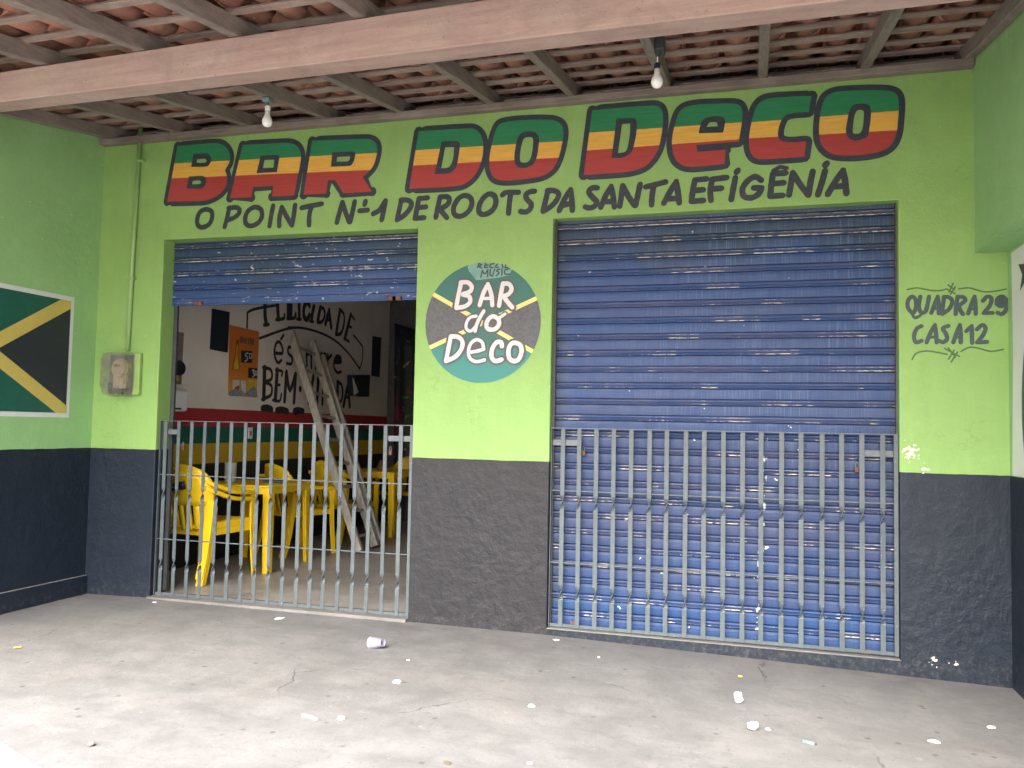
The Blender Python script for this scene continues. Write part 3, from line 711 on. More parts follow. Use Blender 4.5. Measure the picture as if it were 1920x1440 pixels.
for i in range(10):
    a = math.pi/2+i*math.pi/5+.2; r_ = .125 if i % 2 == 0 else .05; star.append(Vector((stc.y+.0, stc.z))+Vector((math.cos(a)*r_, math.sin(a)*r_)))
sheet('black_star', flip(flat([star])), plr(XR-.0045), M_BLACK, rw)

# ------------------------------------------------------------------ porch roof
roof = empty('tiled_roof'); tag(roof, 'porch roof of clay tiles on grey wooden rafters and battens seen from below', 'roof')
YE, YI = -3.15, .55
ang = math.atan(SL)
RX = [v*K for v in (-3.596, -3.191, -2.728, -2.24, -1.809, -1.298, -0.873, -0.404, 0.046, 0.5)]
RX[0] = -3.655*K
RX.append(.925*K)
rl = math.hypot(YI-YE, SL*(YI-YE))
rm = MB(); rm.sweep([(0, -YE/1, 0), (0, 0, 0)], 1, 1)
def rafter(x, wd=.052, ht=.085, lab=None):
    mb = MB(); n = 14; pts = []
    rg = random.Random(int(x*1000))
    for i in range(n+1):
        yy = YI+(YE-YI)*i/n
        pts.append((rg.uniform(-.004, .004), yy, rb(yy)+ht/2+rg.uniform(0, .005)))
    mb.sweep(pts, wd, ht, (0, 0, 1)); o = mb.build('rafter', M_RAFTER, roof, loc=(x, 0, 0), bevel=.004, seg=1)
    return o
for x in RX: rafter(x)
HT = .085
BS = .25
nb = 0; yb = YI-.05; BY = []
while yb > YE+.02:
    BY.append(yb); yb -= BS*math.cos(ang)
for i, yb in enumerate(BY):
    rg = random.Random(i); pts = []
    for k in range(16):
        xx = XL-.05+(XU+.15-XL+.05)*k/15
        pts.append((xx, yb+rg.uniform(-.006, .006), rb(yb)+HT+.008+rg.uniform(-.002, .002)))
    mb = MB(); mb.sweep(pts, rg.uniform(.034, .046), .016, (0, SL, 1)); mb.build('batten', M_BATTEN, roof, bevel=.003, seg=1)
s = MB(); s.sweep([(XL+.005, -.030, ZR+.0225), (-2, -.032, ZR+.019), (XU-.004, -.030, ZR+.0225)], .062, .045, (0, 0, 1)); s.build('wall_plate', M_PLATE, roof, bevel=.004, seg=1)
# tiles
PT = .178
def tile_mesh(name, w0, w1, h0, h1, sgn, mat, seg=6, L=.31, th=.011):
    mb = MB(); rows = []
    for (yy, ww, hh) in ((0, w0, h0), (-L, w1, h1)):
        rows.append([Vector((-ww/2*math.cos(math.pi*k/seg), yy, sgn*hh*math.sin(math.pi*k/seg))) for k in range(seg+1)])
    mb.shell(rows, th*(1 if sgn < 0 else -1)); return mb.mesh(name, mat, True)
ME_CH = tile_mesh('channel_tile', .125, .142, .048, .055, -1, M_TILE)
ME_CO = tile_mesh('cover_tile', .150, .132, .082, .074, 1, M_TILEC)
slots = []
x0 = XL-.02; ncol = int((XU+.25-x0)/PT)
Zt = HT+.016
for i, yb in enumerate(BY):
    for j in range(ncol+1):
        x = x0+j*PT
        slots.append((i, j, x, yb))
def in_view(p, mg=60):
    v = Vector(p)-CAM; d = v.dot(fw)
    if d < .3: return None
    px, py = 960+FPX*v.dot(r2)/d, 720-FPX*v.dot(u2)/d
    return d if (-mg < px < 1920+mg and -mg < py < 400) else None
def tiles(me, dx, dz, name, tilt):
    L = []
    for (i, j, x, yb) in slots:
        rg = random.Random(i*100+j+int(dx*1000))
        y = yb+.035; z = rb(y)+Zt+dz
        d = in_view((x+dx, y-.1, z))
        if d is not None and y > .1: d += 50
        L.append((d if d is not None else 999, x+dx+rg.uniform(-.006, .006), y+rg.uniform(-.006, .006), z, (ang+tilt+rg.uniform(-.01, .01), rg.uniform(-.03, .03), rg.uniform(-.03, .03))))
    L.sort(key=lambda q: q[0]); 
    for q in L[:300]: inst(me, name, roof, q[1:4], q[4])
    rest = MB(); vs_ = [v.co.copy() for v in me.vertices]; fs_ = [tuple(p.vertices) for p in me.polygons]
    from mathutils import Euler
    for q in L[300:]:
        mt = Matrix.Translation(q[1:4]) @ Euler(q[4]).to_matrix().to_4x4(); rest.add([mt@v for v in vs_], fs_)
    tag(rest.build(name+'_field', me.materials[0], roof, smooth=True), kind='stuff')
tiles(ME_CH, 0, .052, 'channel_tile', -.045)
tiles(ME_CO, PT/2, .060, 'cover_tile', -.045)
# main beam across the porch, slightly skewed
def beam_pt(px, py, Yg): q = atY(px, py, Yg); return q
def solve(px, py, f):
    lo, hi = -4.0, -.3
    for _ in range(50):
        mm = (lo+hi)/2; q = atY(px, py, mm)
        if f(q) > 0: hi = mm      # too high above the roof plane -> nearer
        else: lo = mm
    return atY(px, py, (lo+hi)/2)
bl = solve(0, 134, lambda q: q.z-rb(q.y)); br = solve(870, 4, lambda q: q.z-rb(q.y))
dirb = (br-bl); 
tl = bl-dirb*((bl.x-(XL+.002))/dirb.x); tr = bl+dirb*((XU-.002-bl.x)/dirb.x)
nb_ = Vector((dirb.y, -dirb.x, 0)).normalized()
def onbeam(px, py): v = ray(px, py); return CAM+v*((bl-CAM).dot(nb_)/v.dot(nb_))
bbl = onbeam(0, 191); bbr = onbeam(1200, 46)
hL = bl.z-bbl.z
print('BEAM', bl, br, bbl, bbr)
mb = MB(); n = 12; pts = []
for i in range(n+1):
    q = tl.lerp(tr, i/n); f_ = i/n
    zt_ = q.z; zb_ = (bbl.z+(bbr.z-bbl.z)*((q.x-bbl.x)/(bbr.x-bbl.x)))
    pts.append((q.x, q.y+.06, (zt_+zb_)/2-.001, zt_-zb_-.002))
mb.sweep([p[:3] for p in pts], .12, [p[3] for p in pts], (0, 0, 1))
beam = mb.build('porch_beam', M_BEAM, roof, bevel=.006)
# added boards blocking sky light behind the wall top, above the inside ceiling
s = MB(); s.box((XL-.2, YI-.10, 3.30), (XR+.3, YI+.12, 3.80)); s.box((XL-.2, YI-.35, 3.70), (XR+.3, YI-.101, 3.80)); s.build('back_light_stop', M_INDARK, roof)
s = MB(); s.box((XL-.17, .161, 3.28), (XL, YI+.12, 3.75)); s.box((XU+.1, .161, 3.28), (XR+.3, YI+.12, 3.75)); s.build('side_light_stop', M_INDARK, roof)

# ------------------------------------------------------------------ inside of the bar
room = empty('inside_room'); tag(room, 'inside walls of the bar with red, green and yellow stripes and black lettering above', 'room')
s = MB(); s.box((XL-.16, WT+.002, -.1), (XL, 5.2, 3.28)); s.build('left_inside_wall', M_INWALL, room)
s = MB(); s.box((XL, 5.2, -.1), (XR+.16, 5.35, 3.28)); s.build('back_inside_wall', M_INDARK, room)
s = MB(); s.box((XR, WT+.002, -.1), (XR+.16, 5.198, 3.28)); s.build('right_inside_wall', M_INWALL, room)
s = MB(); s.box((XL-.16, WT+.002, 3.282), (XR+.16, 5.35, 3.45)); s.build('inside_ceiling', M_CEIL, room)
def TX(ox, oy, s_):
    def f(p):
        q = atX(ox+p[0]/s_, oy+p[1]/s_, XL); return (q.y, q.z)+tuple(p[2:])
    return f
I1 = TX(300, 560, 5.538); I2 = TX(540, 560, 5.538)
M_MBLACK = simple('mural_black', (.022, .023, .028), .6)
MUR = [
 (I1, .062, [((1090,40),(1090,180),(1103,262)), (.6,(1078,275),(1128,268))]),
 (I1, .062, [((1218,40),(1222,120),(1228,212)), (.6,(1205,218),(1285,205),(1292,165))]),
 (I1, .062, [((1330,40),(1330,200)), (.6,(1318,205),(1395,198),(1405,160))]),
 (I2, .060, [((30,60),(28,200)), (.6,(10,205),(72,200),(78,150))]),
 (I2, .060, [((115,60),(115,208)), (.6,(92,212),(135,212))]),
 (I2, .060, [((222,75),(200,40),(172,70),(160,140),(170,198),(198,215),(222,170))]),
 (I2, .060, [((268,80),(252,150),(242,228)), (.6,(225,232),(262,240))]),
 (I2, .060, [((335,90),(318,170),(308,240)), (.7,(335,90),(372,110),(378,180),(350,240),(308,244))]),
 (I2, .060, [((388,262),(425,120,1),(448,300)), (.6,(400,215),(440,225))]),
 (I2, .060, [((540,120),(518,240),(500,365)), (.7,(535,110),(578,160),(580,260),(548,360),(495,372))]),
 (I2, .060, [((650,165),(620,290),(588,415)), (.6,(648,160),(688,215)), (.6,(622,280),(655,300)), (.6,(580,410),(632,445))]),
 (I1, .036, [((1195,565),(1272,562),(1252,465),(1215,452),(1190,510),(1190,600),(1222,665),(1258,640))]),
 (I1, .036, [((1255,420),(1280,380))]),
 (I1, .036, [((1362,500),(1332,510),(1330,565),(1370,610),(1362,675),(1315,672))]),
 (I2, .036, [((190,560),(195,700)), ((195,590),(225,565),(238,610),(240,720)), ((240,600),(268,570),(282,620),(285,730))]),
 (I2, .036, [((342,565),(345,800)), ((345,585),(385,575),(395,640),(372,720),(350,725))]),
 (I2, .036, [((412,580),(412,745)), ((412,630),(450,585))]),
 (I2, .036, [((475,665),(548,660),(540,605),(505,595),(478,650),(478,720),(515,770),(550,755))]),
 (I1, .062, [((1085,715),(1075,1040)), (.6,(1068,715),(1145,735),(1162,790),(1150,840),(1090,862)), (.6,(1090,868),(1155,905),(1150,1000),(1058,1045))]),
 (I1, .062, [((1215,740),(1195,1050)), (.5,(1200,740),(1268,755),(1262,800)), (.5,(1205,895),(1242,895)), (.5,(1170,1052),(1240,1062),(1258,990))]),
 (I1, .055, [((1312,762),(1292,1065)), ((1312,775),(1348,950),(1405,785)), ((1408,785),(1390,1078))]),
 (I2, .06, [((125,930),(126,945))]),
 (I2, .060, [((182,800),(215,1080,1),(262,810))]),
 (I2, .060, [((312,825),(300,1085))]),
 (I2, .045, [((365,840),(355,1095)), ((368,845),(420,1090)), ((435,850),(422,1095))]),
 (I2, .060, [((515,865),(512,1110)), (.7,(510,860),(558,905),(562,1030),(510,1112))]),
 (I2, .060, [((575,1112),(622,880,1),(640,1120)), (.6,(592,1022),(636,1026))]),
 (I1, .07, [((1062,1140),(1110,1135),(1155,1150)), ((1212,1160),(1268,1155),(1320,1172)), ((1400,1180),(1430,1175))]),
 (I2, .07, [((65,1165),(110,1158),(155,1172)), ((560,1192),(575,1215))]),
 (I1, .028, [((1032,412),(1120,380),(1200,350),(1340,308),(1440,300))]),
 (I2, .028, [((0,300),(150,305),(320,350),(480,430),(620,560),(740,722))]),
 (I1, .028, [((902,300),(905,145,1),(960,115),(1060,92),(1200,70))]),
 (I2, .028, [((740,735),(770,640),(775,500,1),(730,440),(680,378))]),
]
plx_ = lambda X: (lambda p: (X, p.x, p.y))
for k, (A, wd, S) in enumerate(MUR):
    strokes(A, S, wd, 'painted_letter' if k < 29 else 'painted_arch', M_MBLACK, room, plx_(XL+.0015+.0003*(k % 4)), seed=200+k)

# things hung on the inside wall
def wallquad(ps, th, mat, name, label, cat, parent=None):
    P = [atX(a, b_, XL+th) for a, b_ in ps]
    n = 4; v = [(XL+.004, p.y, p.z) for p in P]+[(XL+th, p.y, p.z) for p in P]
    mb = MB(); mb.add(v, [(0, 1, 2, 3), (7, 6, 5, 4), (0, 4, 5, 1), (1, 5, 6, 2), (2, 6, 7, 3), (3, 7, 4, 0)])
    o = mb.build(name, mat, parent)
    if label: tag(o, label, cat)
    return o
def onw(A, pts, X): return [Vector(A(p)[:2]) for p in pts]
def poster_mat(name, top, bot, z0, z1):
    t = NT(name); x, y, z = t.sep(t.pos); c = t.mix(t.ramp(z, z0, z1), bot, top)
    c = t.mix(t.ramp(t.noise(t.pos, 30, 4), .45, .7, 0, .3), c, tuple(q*.5 for q in bot)); return t.done(c, .35)
P_ = TX(425, 600, 9.6)
op = wallquad([(431,609),(486,622),(481,746),(428,741)], .008, poster_mat('poster_orange', (.62, .17, .03), (.68, .42, .05), 1.45, 1.75), 'drink_poster', 'orange drink poster with a bottle and two dark price squares on the inside wall', 'poster')
def pdeco(pts, mat, name, off=.0100, A=P_, par=op):
    V = [Vector(A(p)[:2]) for p in pts]; return sheet(name, flat([V]), plx_(XL+off), mat, par)
M_PD = simple('poster_dark', (.012, .02, .035), .5); M_PW = simple('poster_white', (.6, .65, .7), .5); M_PB = simple('poster_bottle', (.20, .07, .02), .4); M_PR = simple('poster_red', (.45, .06, .02), .5); M_PY = simple('poster_beer', (.60, .40, .04), .4); M_PS = simple('poster_lettering', (.12, .09, .10), .5)
for sp_ in ([(160,350),(200,350),(205,420),(190,560),(215,800),(215,900),(85,900),(95,780),(140,600),(150,430)],): pdeco(sp_, M_PB, 'printed_bottle')
pdeco([(170,430),(185,430),(178,600),(200,820),(200,890),(105,890),(110,800),(150,640),(160,500)], M_PY, 'printed_bottle_glow', .0108)
pdeco([(245,550),(450,560),(440,775),(240,765)], M_PD, 'price_square')
strokes(P_, [((370,600),(325,605),(318,640),(350,665),(355,710),(310,745)), (.8,(395,610),(432,612),(430,680),(392,680),(395,610))], .013, 'printed_price', M_PW, op, plx_(XL+.0112), seed=401)
pdeco([(375,855),(540,870),(535,1055),(370,1040)], M_PD, 'price_square')
strokes(P_, [((445,905),(480,910),(460,950),(488,985),(445,1030)), (.8,(500,930),(525,932),(522,985),(498,985),(500,930))], .013, 'printed_price', M_PW, op, plx_(XL+.0112), seed=402)
pdeco([(95,1080),(210,1080),(215,1290),(90,1290)], M_PW, 'printed_glass'); pdeco([(130,1210),(215,1170),(205,1280),(125,1290)], M_PR, 'printed_label', .0108)
pdeco([(240,1090),(330,1095),(325,1320),(255,1310)], M_PW, 'printed_cup'); pdeco([(360,1070),(530,1075),(528,1300),(350,1320)], M_PY, 'printed_beer_cup')
for q in ([(30,1290),(130,1230),(290,1290),(280,1375),(30,1370)], [(300,1330),(470,1190),(530,1290),(530,1390),(290,1375)]): pdeco(q, simple('poster_ice', (.22, .25, .32), .4, .6, 60), 'printed_ice', .0114)
strokes(P_, [((225,310),(225,400)), ((250,312),(250,402)), ((275,315),(275,405)), ((305,320),(310,405)), ((335,322),(330,410)), ((380,330),(378,425)), ((410,335),(408,430)), ((440,345),(436,435)), ((462,350),(460,440))], .018, 'printed_lettering', M_PS, op, plx_(XL+.0103), seed=403)
p2 = wallquad([(321,621),(345,624),(340,721),(318,719)], .008, poster_mat('poster_brown', (.24, .20, .19), (.10, .06, .045), 1.5, 1.7), 'menu_poster', 'narrow brown food poster with a black disc beside the green reveal', 'poster')
Q_ = TX(300, 560, 5.538)
pc = Vector(Q_((190, 720))[:2]); sheet('black_disc', flat([[pc+Vector((math.cos(a)*.085, math.sin(a)*.065)) for a in [i*math.pi/12 for i in range(24)]]]), plx_(XL+.010), M_PD, p2)
sheet('printed_drink', flat([onw(Q_, [(125,580),(160,575),(155,700),(125,710)], 0)]), plx_(XL+.0108), M_PB, p2)
sheet('printed_plate', flat([onw(Q_, [(110,800),(175,800),(190,850),(120,865)], 0)]), plx_(XL+.0108), M_PY, p2)
wallquad([(400,579),(431,585),(427,661),(396,655)], .02, M_PD, 'dark_board', 'dark green-black board hung above and left of the orange poster', 'board')
wallquad([(667,703),(694,703),(692,744),(668,742)], .12, M_PD, 'wall_speaker', 'small dark box fixed on the inside wall right of the ladder', 'speaker')
wallquad([(699,630),(715,633),(712,707),(697,705)], .01, M_PD, 'narrow_poster', 'narrow dark poster near the far inside corner', 'poster')
# white flap beside the box
mb = MB(); q0, q1, q2, q3 = [atX(a, b_, XL+.13) for a, b_ in ((661,708),(672,735),(667,744),(664,742))]
mb.shell([[q0, q0+Vector((0, .01, 0))], [q3, q1]], .004); tag(mb.build('paper_flap', M_PAPER), 'pale triangular flap hanging beside the small dark wall box', 'paper')
# dispenser
d0 = atX(354, 731, XL+.13); d1 = atX(354, 772, XL+.13); d2 = atX(308, 731, XL+.13)
mb = MB(); mb.box((XL+.003, d0.y-.34, d1.z), (XL+.13, d0.y, d0.z)); ds = mb.build('towel_dispenser', M_WHITEPL, bevel=.02); tag(ds, 'white plastic paper dispenser on the inside wall above the red stripe', 'dispenser')
mb = MB(); mb.box((XL+.128, d0.y-.25, d1.z+.015), (XL+.134, d0.y-.09, d1.z+.03)); mb.build('slot', M_PD, ds)
# light switch
sw = atX(468, 812, XL); o = MB().box((XL+.002, sw.y-.035, sw.z-.055), (XL+.012, sw.y+.035, sw.z+.055)).build('wall_socket', M_WHITEPL, bevel=.004); tag(o, 'white socket plate on the green stripe behind the gate', 'socket')
MB().box((XL+.012, sw.y-.012, sw.z-.025), (XL+.016, sw.y+.012, sw.z+.02)).build('rocker', M_PR, o)
# banner at the back corner
t = NT('banner_print'); p = t.pos; c = t.mix(t.ramp(t.noise(p, 5, 4), .56, .62), (.012, .018, .02), (.10, .010, .03)); c = t.mix(t.ramp(t.noise(p, 9, 3), .62, .66), c, (.012, .10, .05)); c = t.mix(t.ramp(t.noise(p, 14, 3), .66, .69), c, (.35, .25, .06))
M_BAN = t.done(c, .6)
P = [atY(740, 606, 5.12), atY(800, 625, 5.12), atY(800, 900, 5.12), atY(738, 900, 5.12)]
mb = MB(); gr = []
for i in range(8):
    gr.append([P[0].lerp(P[3], i/7).lerp(P[1].lerp(P[2], i/7), j/10)+Vector((0, .02*math.sin(j*1.4), 0)) for j in range(11)])
mb.shell(gr, .004); tag(mb.build('cloth_banner', M_BAN, smooth=True), 'dark printed banner hanging on the back wall in the far corner', 'banner')
P = [atY(733, 596, 5.13), atY(741, 600, 5.13), atY(741, 640, 5.13), atY(737, 640, 5.13)]

# ------------------------------------------------------------------ roller shutters
def slat_mesh(L, var=0):
    h = PITCH_S
    prof = [(-.006, 0.0), (.002, .02), (.0035, .20), (.0035, .42), (.001, .575), (-.009, .592), (-.009, .618), (.010, .645), (.012, .69), (.010, .72), (.003, .74), (.003, .77), (.010, .80), (.0125, .86), (.011, .93), (.003, .955), (-.009, .968), (-.009, 1.0)]
    v = []; f = []; n = len(prof)
    rg = random.Random(int(L*1000)+var); NX = 14; dx = [0]+[rg.uniform(-.0022, .0022) for _ in range(NX-1)]+[0]; dz = [0]+[rg.uniform(-.0012, .0012) for _ in range(NX-1)]+[0]
    for k in range(NX+1):
        for (o, zz) in prof: v.append((L*k/NX, -o+dx[k]*math.sin(zz*3.1), zz*h+dz[k]))
    for k in range(NX):
        for i in range(n-1): f.append((k*n+i, (k+1)*n+i, (k+1)*n+i+1, k*n+i+1))
    # back skin
    for X in (0, L): v += [(X, .010, 0), (X, .010, h)]
    b0 = (NX+1)*n; f.append((b0, b0+1, b0+3, b0+2)); f.append([b0, b0+2]+[k*n for k in range(NX, -1, -1)]); f.append([b0+3, b0+1]+[k*n+n-1 for k in range(NX+1)])
    mb = MB(); mb.add(v, f); return mb.mesh('slat', M_SHUT)
def shutter(x0, x1, y, zbot, ztop, label, bottom_h):
    root = empty('roller_shutter', (x0, y, 0)); tag(root, label, 'shutter')
    mes = [slat_mesh(x1-x0, q) for q in range(5)]; k = 0; z = SH0
    while z+PITCH_S <= zbot: z += PITCH_S
    while z < ztop:
        o = inst(mes[random.randrange(5)], 'slat', root, (0, random.uniform(-.0015, .0015), z)); z += PITCH_S
    for xx in (-.03, x1-x0-.004):
        g_ = MB(); g_.box((xx, -.030, max(zbot-.02, .03) if zbot < .3 else .02), (xx+.034, -.022, ztop)); g_.box((xx, -.022, .03), (xx+.006, .02, ztop)) ; g_.build('guide_rail', M_DARKMETAL, root)
    return root
ZB1 = atY(330, 575, .115).z
sh2 = shutter(X2A+.012, X2B-.004, .085, .02, 2.60, 'closed blue roller shutter with worn slats behind the right gate', .0)
sh1 = empty('roller_shutter', (X1A, .12, 0)); tag(sh1, 'blue roller shutter rolled most of the way up over the open doorway', 'shutter')
me1 = slat_mesh(X1B-X1A-.004); zc = ZB1+.035
zc = SH0+round((zc-SH0)/PITCH_S)*PITCH_S
z = zc
while z < 2.60: inst(me1, 'slat', sh1, (.002, 0, z)); z += PITCH_S
b_ = MB(); b_.box((.002, -.008, zc-.052), (X1B-X1A-.002, .012, zc-.001)); b_.build('bottom_bar', M_SHUT, sh1, bevel=.002)
for px in (372, 735, 744):
    q = atY(px, 573, .10)
    lt = MB(); lt.box((q.x-X1A-.03, -.028, zc-.055), (q.x-X1A+.03, -.009, zc-.028)); lt.tube([(q.x-X1A-.045, -.02, zc-.03), (q.x-X1A+.02, -.022, zc-.05)], .006); lt.build('rusty_latch', M_RUST, sh1)
for xx in (.0, X1B-X1A-.034):
    g_ = MB(); g_.box((xx+.001, .016, .02), (xx+.033, .036, 2.57)); g_.build('guide_rail', M_DARKMETAL, sh1)
for px, py in ((1078,1170), (1624,1222)):
    q = atY(px, py, .07); o = MB(); o.box((q.x-sh2.location.x-.028, -.030, q.z-.018), (q.x-sh2.location.x+.028, -.016, q.z+.018)); o.tube([(q.x-sh2.location.x-.03, -.03, q.z-.02), (q.x-sh2.location.x-.028, -.035, q.z-.05)], .008)
    o.build('rusty_latch', M_RUST, sh2, bevel=.003)

# ------------------------------------------------------------------ gates of twisted flat bars
def bar_mesh(h, tw, W=.027, Th=.0045):
    pts = []; tws = []; a = 0.0
    zs = sorted(set([0, h]+[tz+d for tz in tw for d in (-.045, -.034, -.024, -.015, -.006, .004, .013, .022, .032, .043)]))
    for z in zs:
        ph = 0.0
        for tz in tw: ph += min(1, max(0, (z-(tz-.045))/.088))*math.pi
        bow = 0.0
        pts.append((0, 0, z)); tws.append(ph)
    mb = MB(); mb.sweep(pts, W, Th, (0, -1, 0), twist=tws); return mb
def gate(x0, x1, y, bars, zb, zt, tw, label, plates, rods):
    root = empty('barred_gate', (0, y, 0)); tag(root, label, 'gate', None)
    me = bar_mesh(zt-zb, [q-zb for q in tw]).mesh('bar', M_GATE)
    for bx in bars: inst(me, 'bar', root, (bx, random.uniform(-.001, .001), zb), (0, random.uniform(-.002, .002), random.uniform(-.12, .12)))
    for z in rods: MB().tube([(x0, .007, z), ((x0+x1)/2, .008, z-.002), (x1, .007, z+.001)], .0042, 6).build('rod', M_GATEROD, root)
    MB().box((x0, -.012, zt-.004), (x1, .014, zt)).build('top_rail', M_GATEROD, root)
    MB().box((x0, .004, zb), (x1, .009, zb+.02)).build('bottom_rail', M_GATE, root)
    for xx in (x0, x1-.022):
        MB().box((xx, -.010, zb), (xx+.004 if xx == x0 else xx+.022, .012, zt-.005)).build('upright', M_GATE, root)
    for (a, b2, z) in plates: MB().box((a, .010, z-.018), (b2, .016, z+.018)).build('lock_plate', M_GATEROD, root)
    return root
bars1 = [v*K for v in (-3.254, -3.165, -3.078, -2.991, -2.905, -2.816, -2.727, -2.64, -2.552, -2.465, -2.377, -2.295, -2.216, -2.129, -2.043, -1.958, -1.87, -1.782)]
bars2 = [v*K for v in (-0.903, -0.818, -0.732, -0.646, -0.561, -0.473, -0.39, -0.3, -0.212, -0.123, -0.035, 0.049, 0.138, 0.226, 0.315, 0.402, 0.487, 0.573)]
g1 = gate(X1A+.012, X1B-.006, .035, bars1, .006, 1.256, (.725, .225), 'grey gate of twisted flat bars across the open left doorway', [(bars1[0], X1A+.15, 1.175), (bars1[-2], X1B-.004, 1.165)], (.866, .405))
g2 = gate(X2A+.006, X2B-.004, .03, bars2, .026, 1.258, (.795, .237), 'grey gate of twisted flat bars in front of the closed right shutter', [(X2A+.008, bars2[1], 1.165), (bars2[-2], X2B-.006, 1.145)], (.866, .42))
def padlock(x, y, z, label):
    r_ = empty('padlock', (x, y, z)); tag(r_, label, 'padlock')
    MB().box((-.012, -.006, -.055), (.012, .006, -.022)).build('body', M_BRASS, r_, bevel=.003)
    MB().tube([(-.007, 0, -.024), (-.007, 0, -.004), (0, 0, .004), (.007, 0, -.004), (.007, 0, -.024)], .0024, 6).build('shackle', M_GATEROD, r_)
q = atY(1094, 838, .05); padlock(q.x, .058, q.z, 'rusty orange padlock near the left end of the right gate')
q = atY(1607, 868, .05); padlock(q.x, .058, q.z, 'dull padlock near the right end of the right gate')
q = atY(342, 830, .05); padlock(q.x, .058, q.z, 'dark padlock hanging at the left end of the doorway gate')
q = atY(731, 838, .05); padlock(q.x, .058, q.z, 'pale padlock hanging at the right end of the doorway gate')

# ------------------------------------------------------------------ electricity meter, conduit
M_MBACK = simple('meter_box_base', (.20, .21, .17), .6, .1)
M_METER = simple('meter_dial', (.42, .34, .20), .5, .1)
t = NT('clear_cover'); t.set(t.b.inputs['Alpha'], t.ramp(t.noise(t.pos, 14, 4), .35, .7, .16, .40))
M_CLEAR = t.done((.22, .21, .19), .12, 0, .8)
ml, mr_, mt_, mb_ = atY(185, 700, -.1).x, atY(236, 700, -.1).x, atY(210, 658, -.10).z, atY(210, 744, -.10).z
met = empty('electric_meter', ((ml+mr_)/2+.03, 0, (mt_+mb_)/2)); tag(met, 'clear plastic electricity meter box on the green left pier', 'meter box')
W2, H2 = (mr_-ml)/2, (mt_-mb_)/2
MB().box((-W2, -.035, -H2*.9), (W2+.03, -.001, H2*.95)).build('back_box', simple('meter_box_green', (.22, .34, .10), .6, .1), met, bevel=.008)
cv = MB(); fr_ = [(-W2*.98, -H2*.55), (-W2*.72, -H2*.98), (W2*.78, -H2*.98), (W2*.9, -H2*.5), (W2*.9, H2*.85), (W2*.6, H2*.98), (-W2*.8, H2*.98), (-W2*.98, H2*.7)]
n = len(fr_); v = [(a, -.036, b2) for a, b2 in fr_]+[(a*.90, -.135, b2*.92) for a, b2 in fr_]
v2 = [(a*.97, -.038, b2*.97) for a, b2 in fr_]+[(a*.87, -.130, b2*.89) for a, b2 in fr_]
cv.add(v, [(i, (i+1) % n, (i+1) % n+n, i+n) for i in range(n)]+[tuple(range(n, 2*n))])
cv.add(v2, [(i+n, (i+1) % n+n, (i+1) % n, i) for i in range(n)]+[tuple(range(2*n-1, n-1, -1))])
cv.add([v[i] for i in range(n)]+[v2[i] for i in range(n)], [(i+n, (i+1) % n+n, (i+1) % n, i) for i in range(n)])
cv.build('clear_cover', M_CLEAR, met)
MB().box((-W2*.85, -.042, -H2*.85), (W2*.8, -.0365, H2*.85)).build('back_plate', simple('meter_plate_grey', (.10, .10, .105), .6), met)
MB().tube([(.02, -.0425, H2*.25), (.02, -.085, H2*.25)], .072, 20).build('meter_drum', M_METER, met)
MB().tube([(.02, -.086, H2*.25), (.02, -.098, H2*.25)], .062, 20).build('meter_dial', M_METER, met)
MB().box((-.015, -.101, H2*.25+.01), (.035, -.0985, H2*.25+.028)).build('counter_window', M_PD, met)
MB().box((-.04, -.08, -H2*.62), (.075, -.036, -H2*.08)).build('terminal_block', M_METER, met, bevel=.004)
MB().box((-.085, -.075, -H2*.75), (-.045, -.036, -H2*.35)).build('breaker', M_PD, met, bevel=.003)
for dx in (-.02, .015, .05): MB().tube([(dx, -.085, -H2*.6), (dx+.01, -.1, -H2*.75), (dx-.01, -.07, -H2*.9)], .004, 6).build('wire', M_PD, met)
pp = [atY(x_, y_, -.02) for x_, y_ in ((263.5, 240), (251, 440), (238.5, 657))]
cd_ = MB(); cd_.tube([(q.x, -.018, q.z) for q in pp], .0165, 12)
con = cd_.build('conduit_pipe', simple('conduit_green', (.22, .36, .13), .4, .06), smooth=True); tag(con, 'green painted conduit pipe rising from the meter box to the roof', 'pipe')
for py in (302, 522):
    q = atY(265 if py < 400 else 247, py, -.02); MB().box((q.x-.026, -.037, q.z-.008), (q.x+.026, -.0005, q.z+.008)).build('clamp', con.data.materials[0], con, bevel=.002)

# ------------------------------------------------------------------ bulbs
t = NT('bulb_glass'); M_BULB = t.done((.80, .80, .78), .25)
def lathe(prof, seg=16):
    mb = MB(); v = []; n = len(prof)
    for r_, z in prof:
        for k in range(seg): a = 2*math.pi*k/seg; v.append((r_*math.cos(a), r_*math.sin(a), z))
    f = [(i*seg+k, i*seg+(k+1) % seg, (i+1)*seg+(k+1) % seg, (i+1)*seg+k) for i in range(n-1) for k in range(seg)]
    f.append(tuple(range(seg-1, -1, -1))); f.append(tuple(range((n-1)*seg, n*seg))); mb.add(v, f); return mb
def bulb(p, ztop, label, rx, cap):
    r_ = empty('light_bulb', p); tag(r_, label, 'light bulb', 'bare bulbs under the porch roof')
    lathe([(.004, -.036), (.018, -.032), (.028, -.020), (.031, -.004), (.028, .012), (.020, .026), (.015, .040), (.0145, .062)]).build('glass', M_BULB, r_, smooth=True)
    lathe([(.0145, .0625), (.016, .066), (.016, .088), (.010, .094)]).build('socket', cap, r_, smooth=True)
    return r_
q = atX(501, 227, -2.24*K+.01); b1 = bulb((q.x, q.y, q.z), 0, 'bare white bulb under the left rafters above the word BAR', 0, M_WHITEPL)
MB().tube([(0, 0, .093), (0, .01, rb(q.y)-q.z-.015), (-.01, .02, rb(q.y)-q.z+.005)], .0035, 6).build('wire', M_PD, b1)
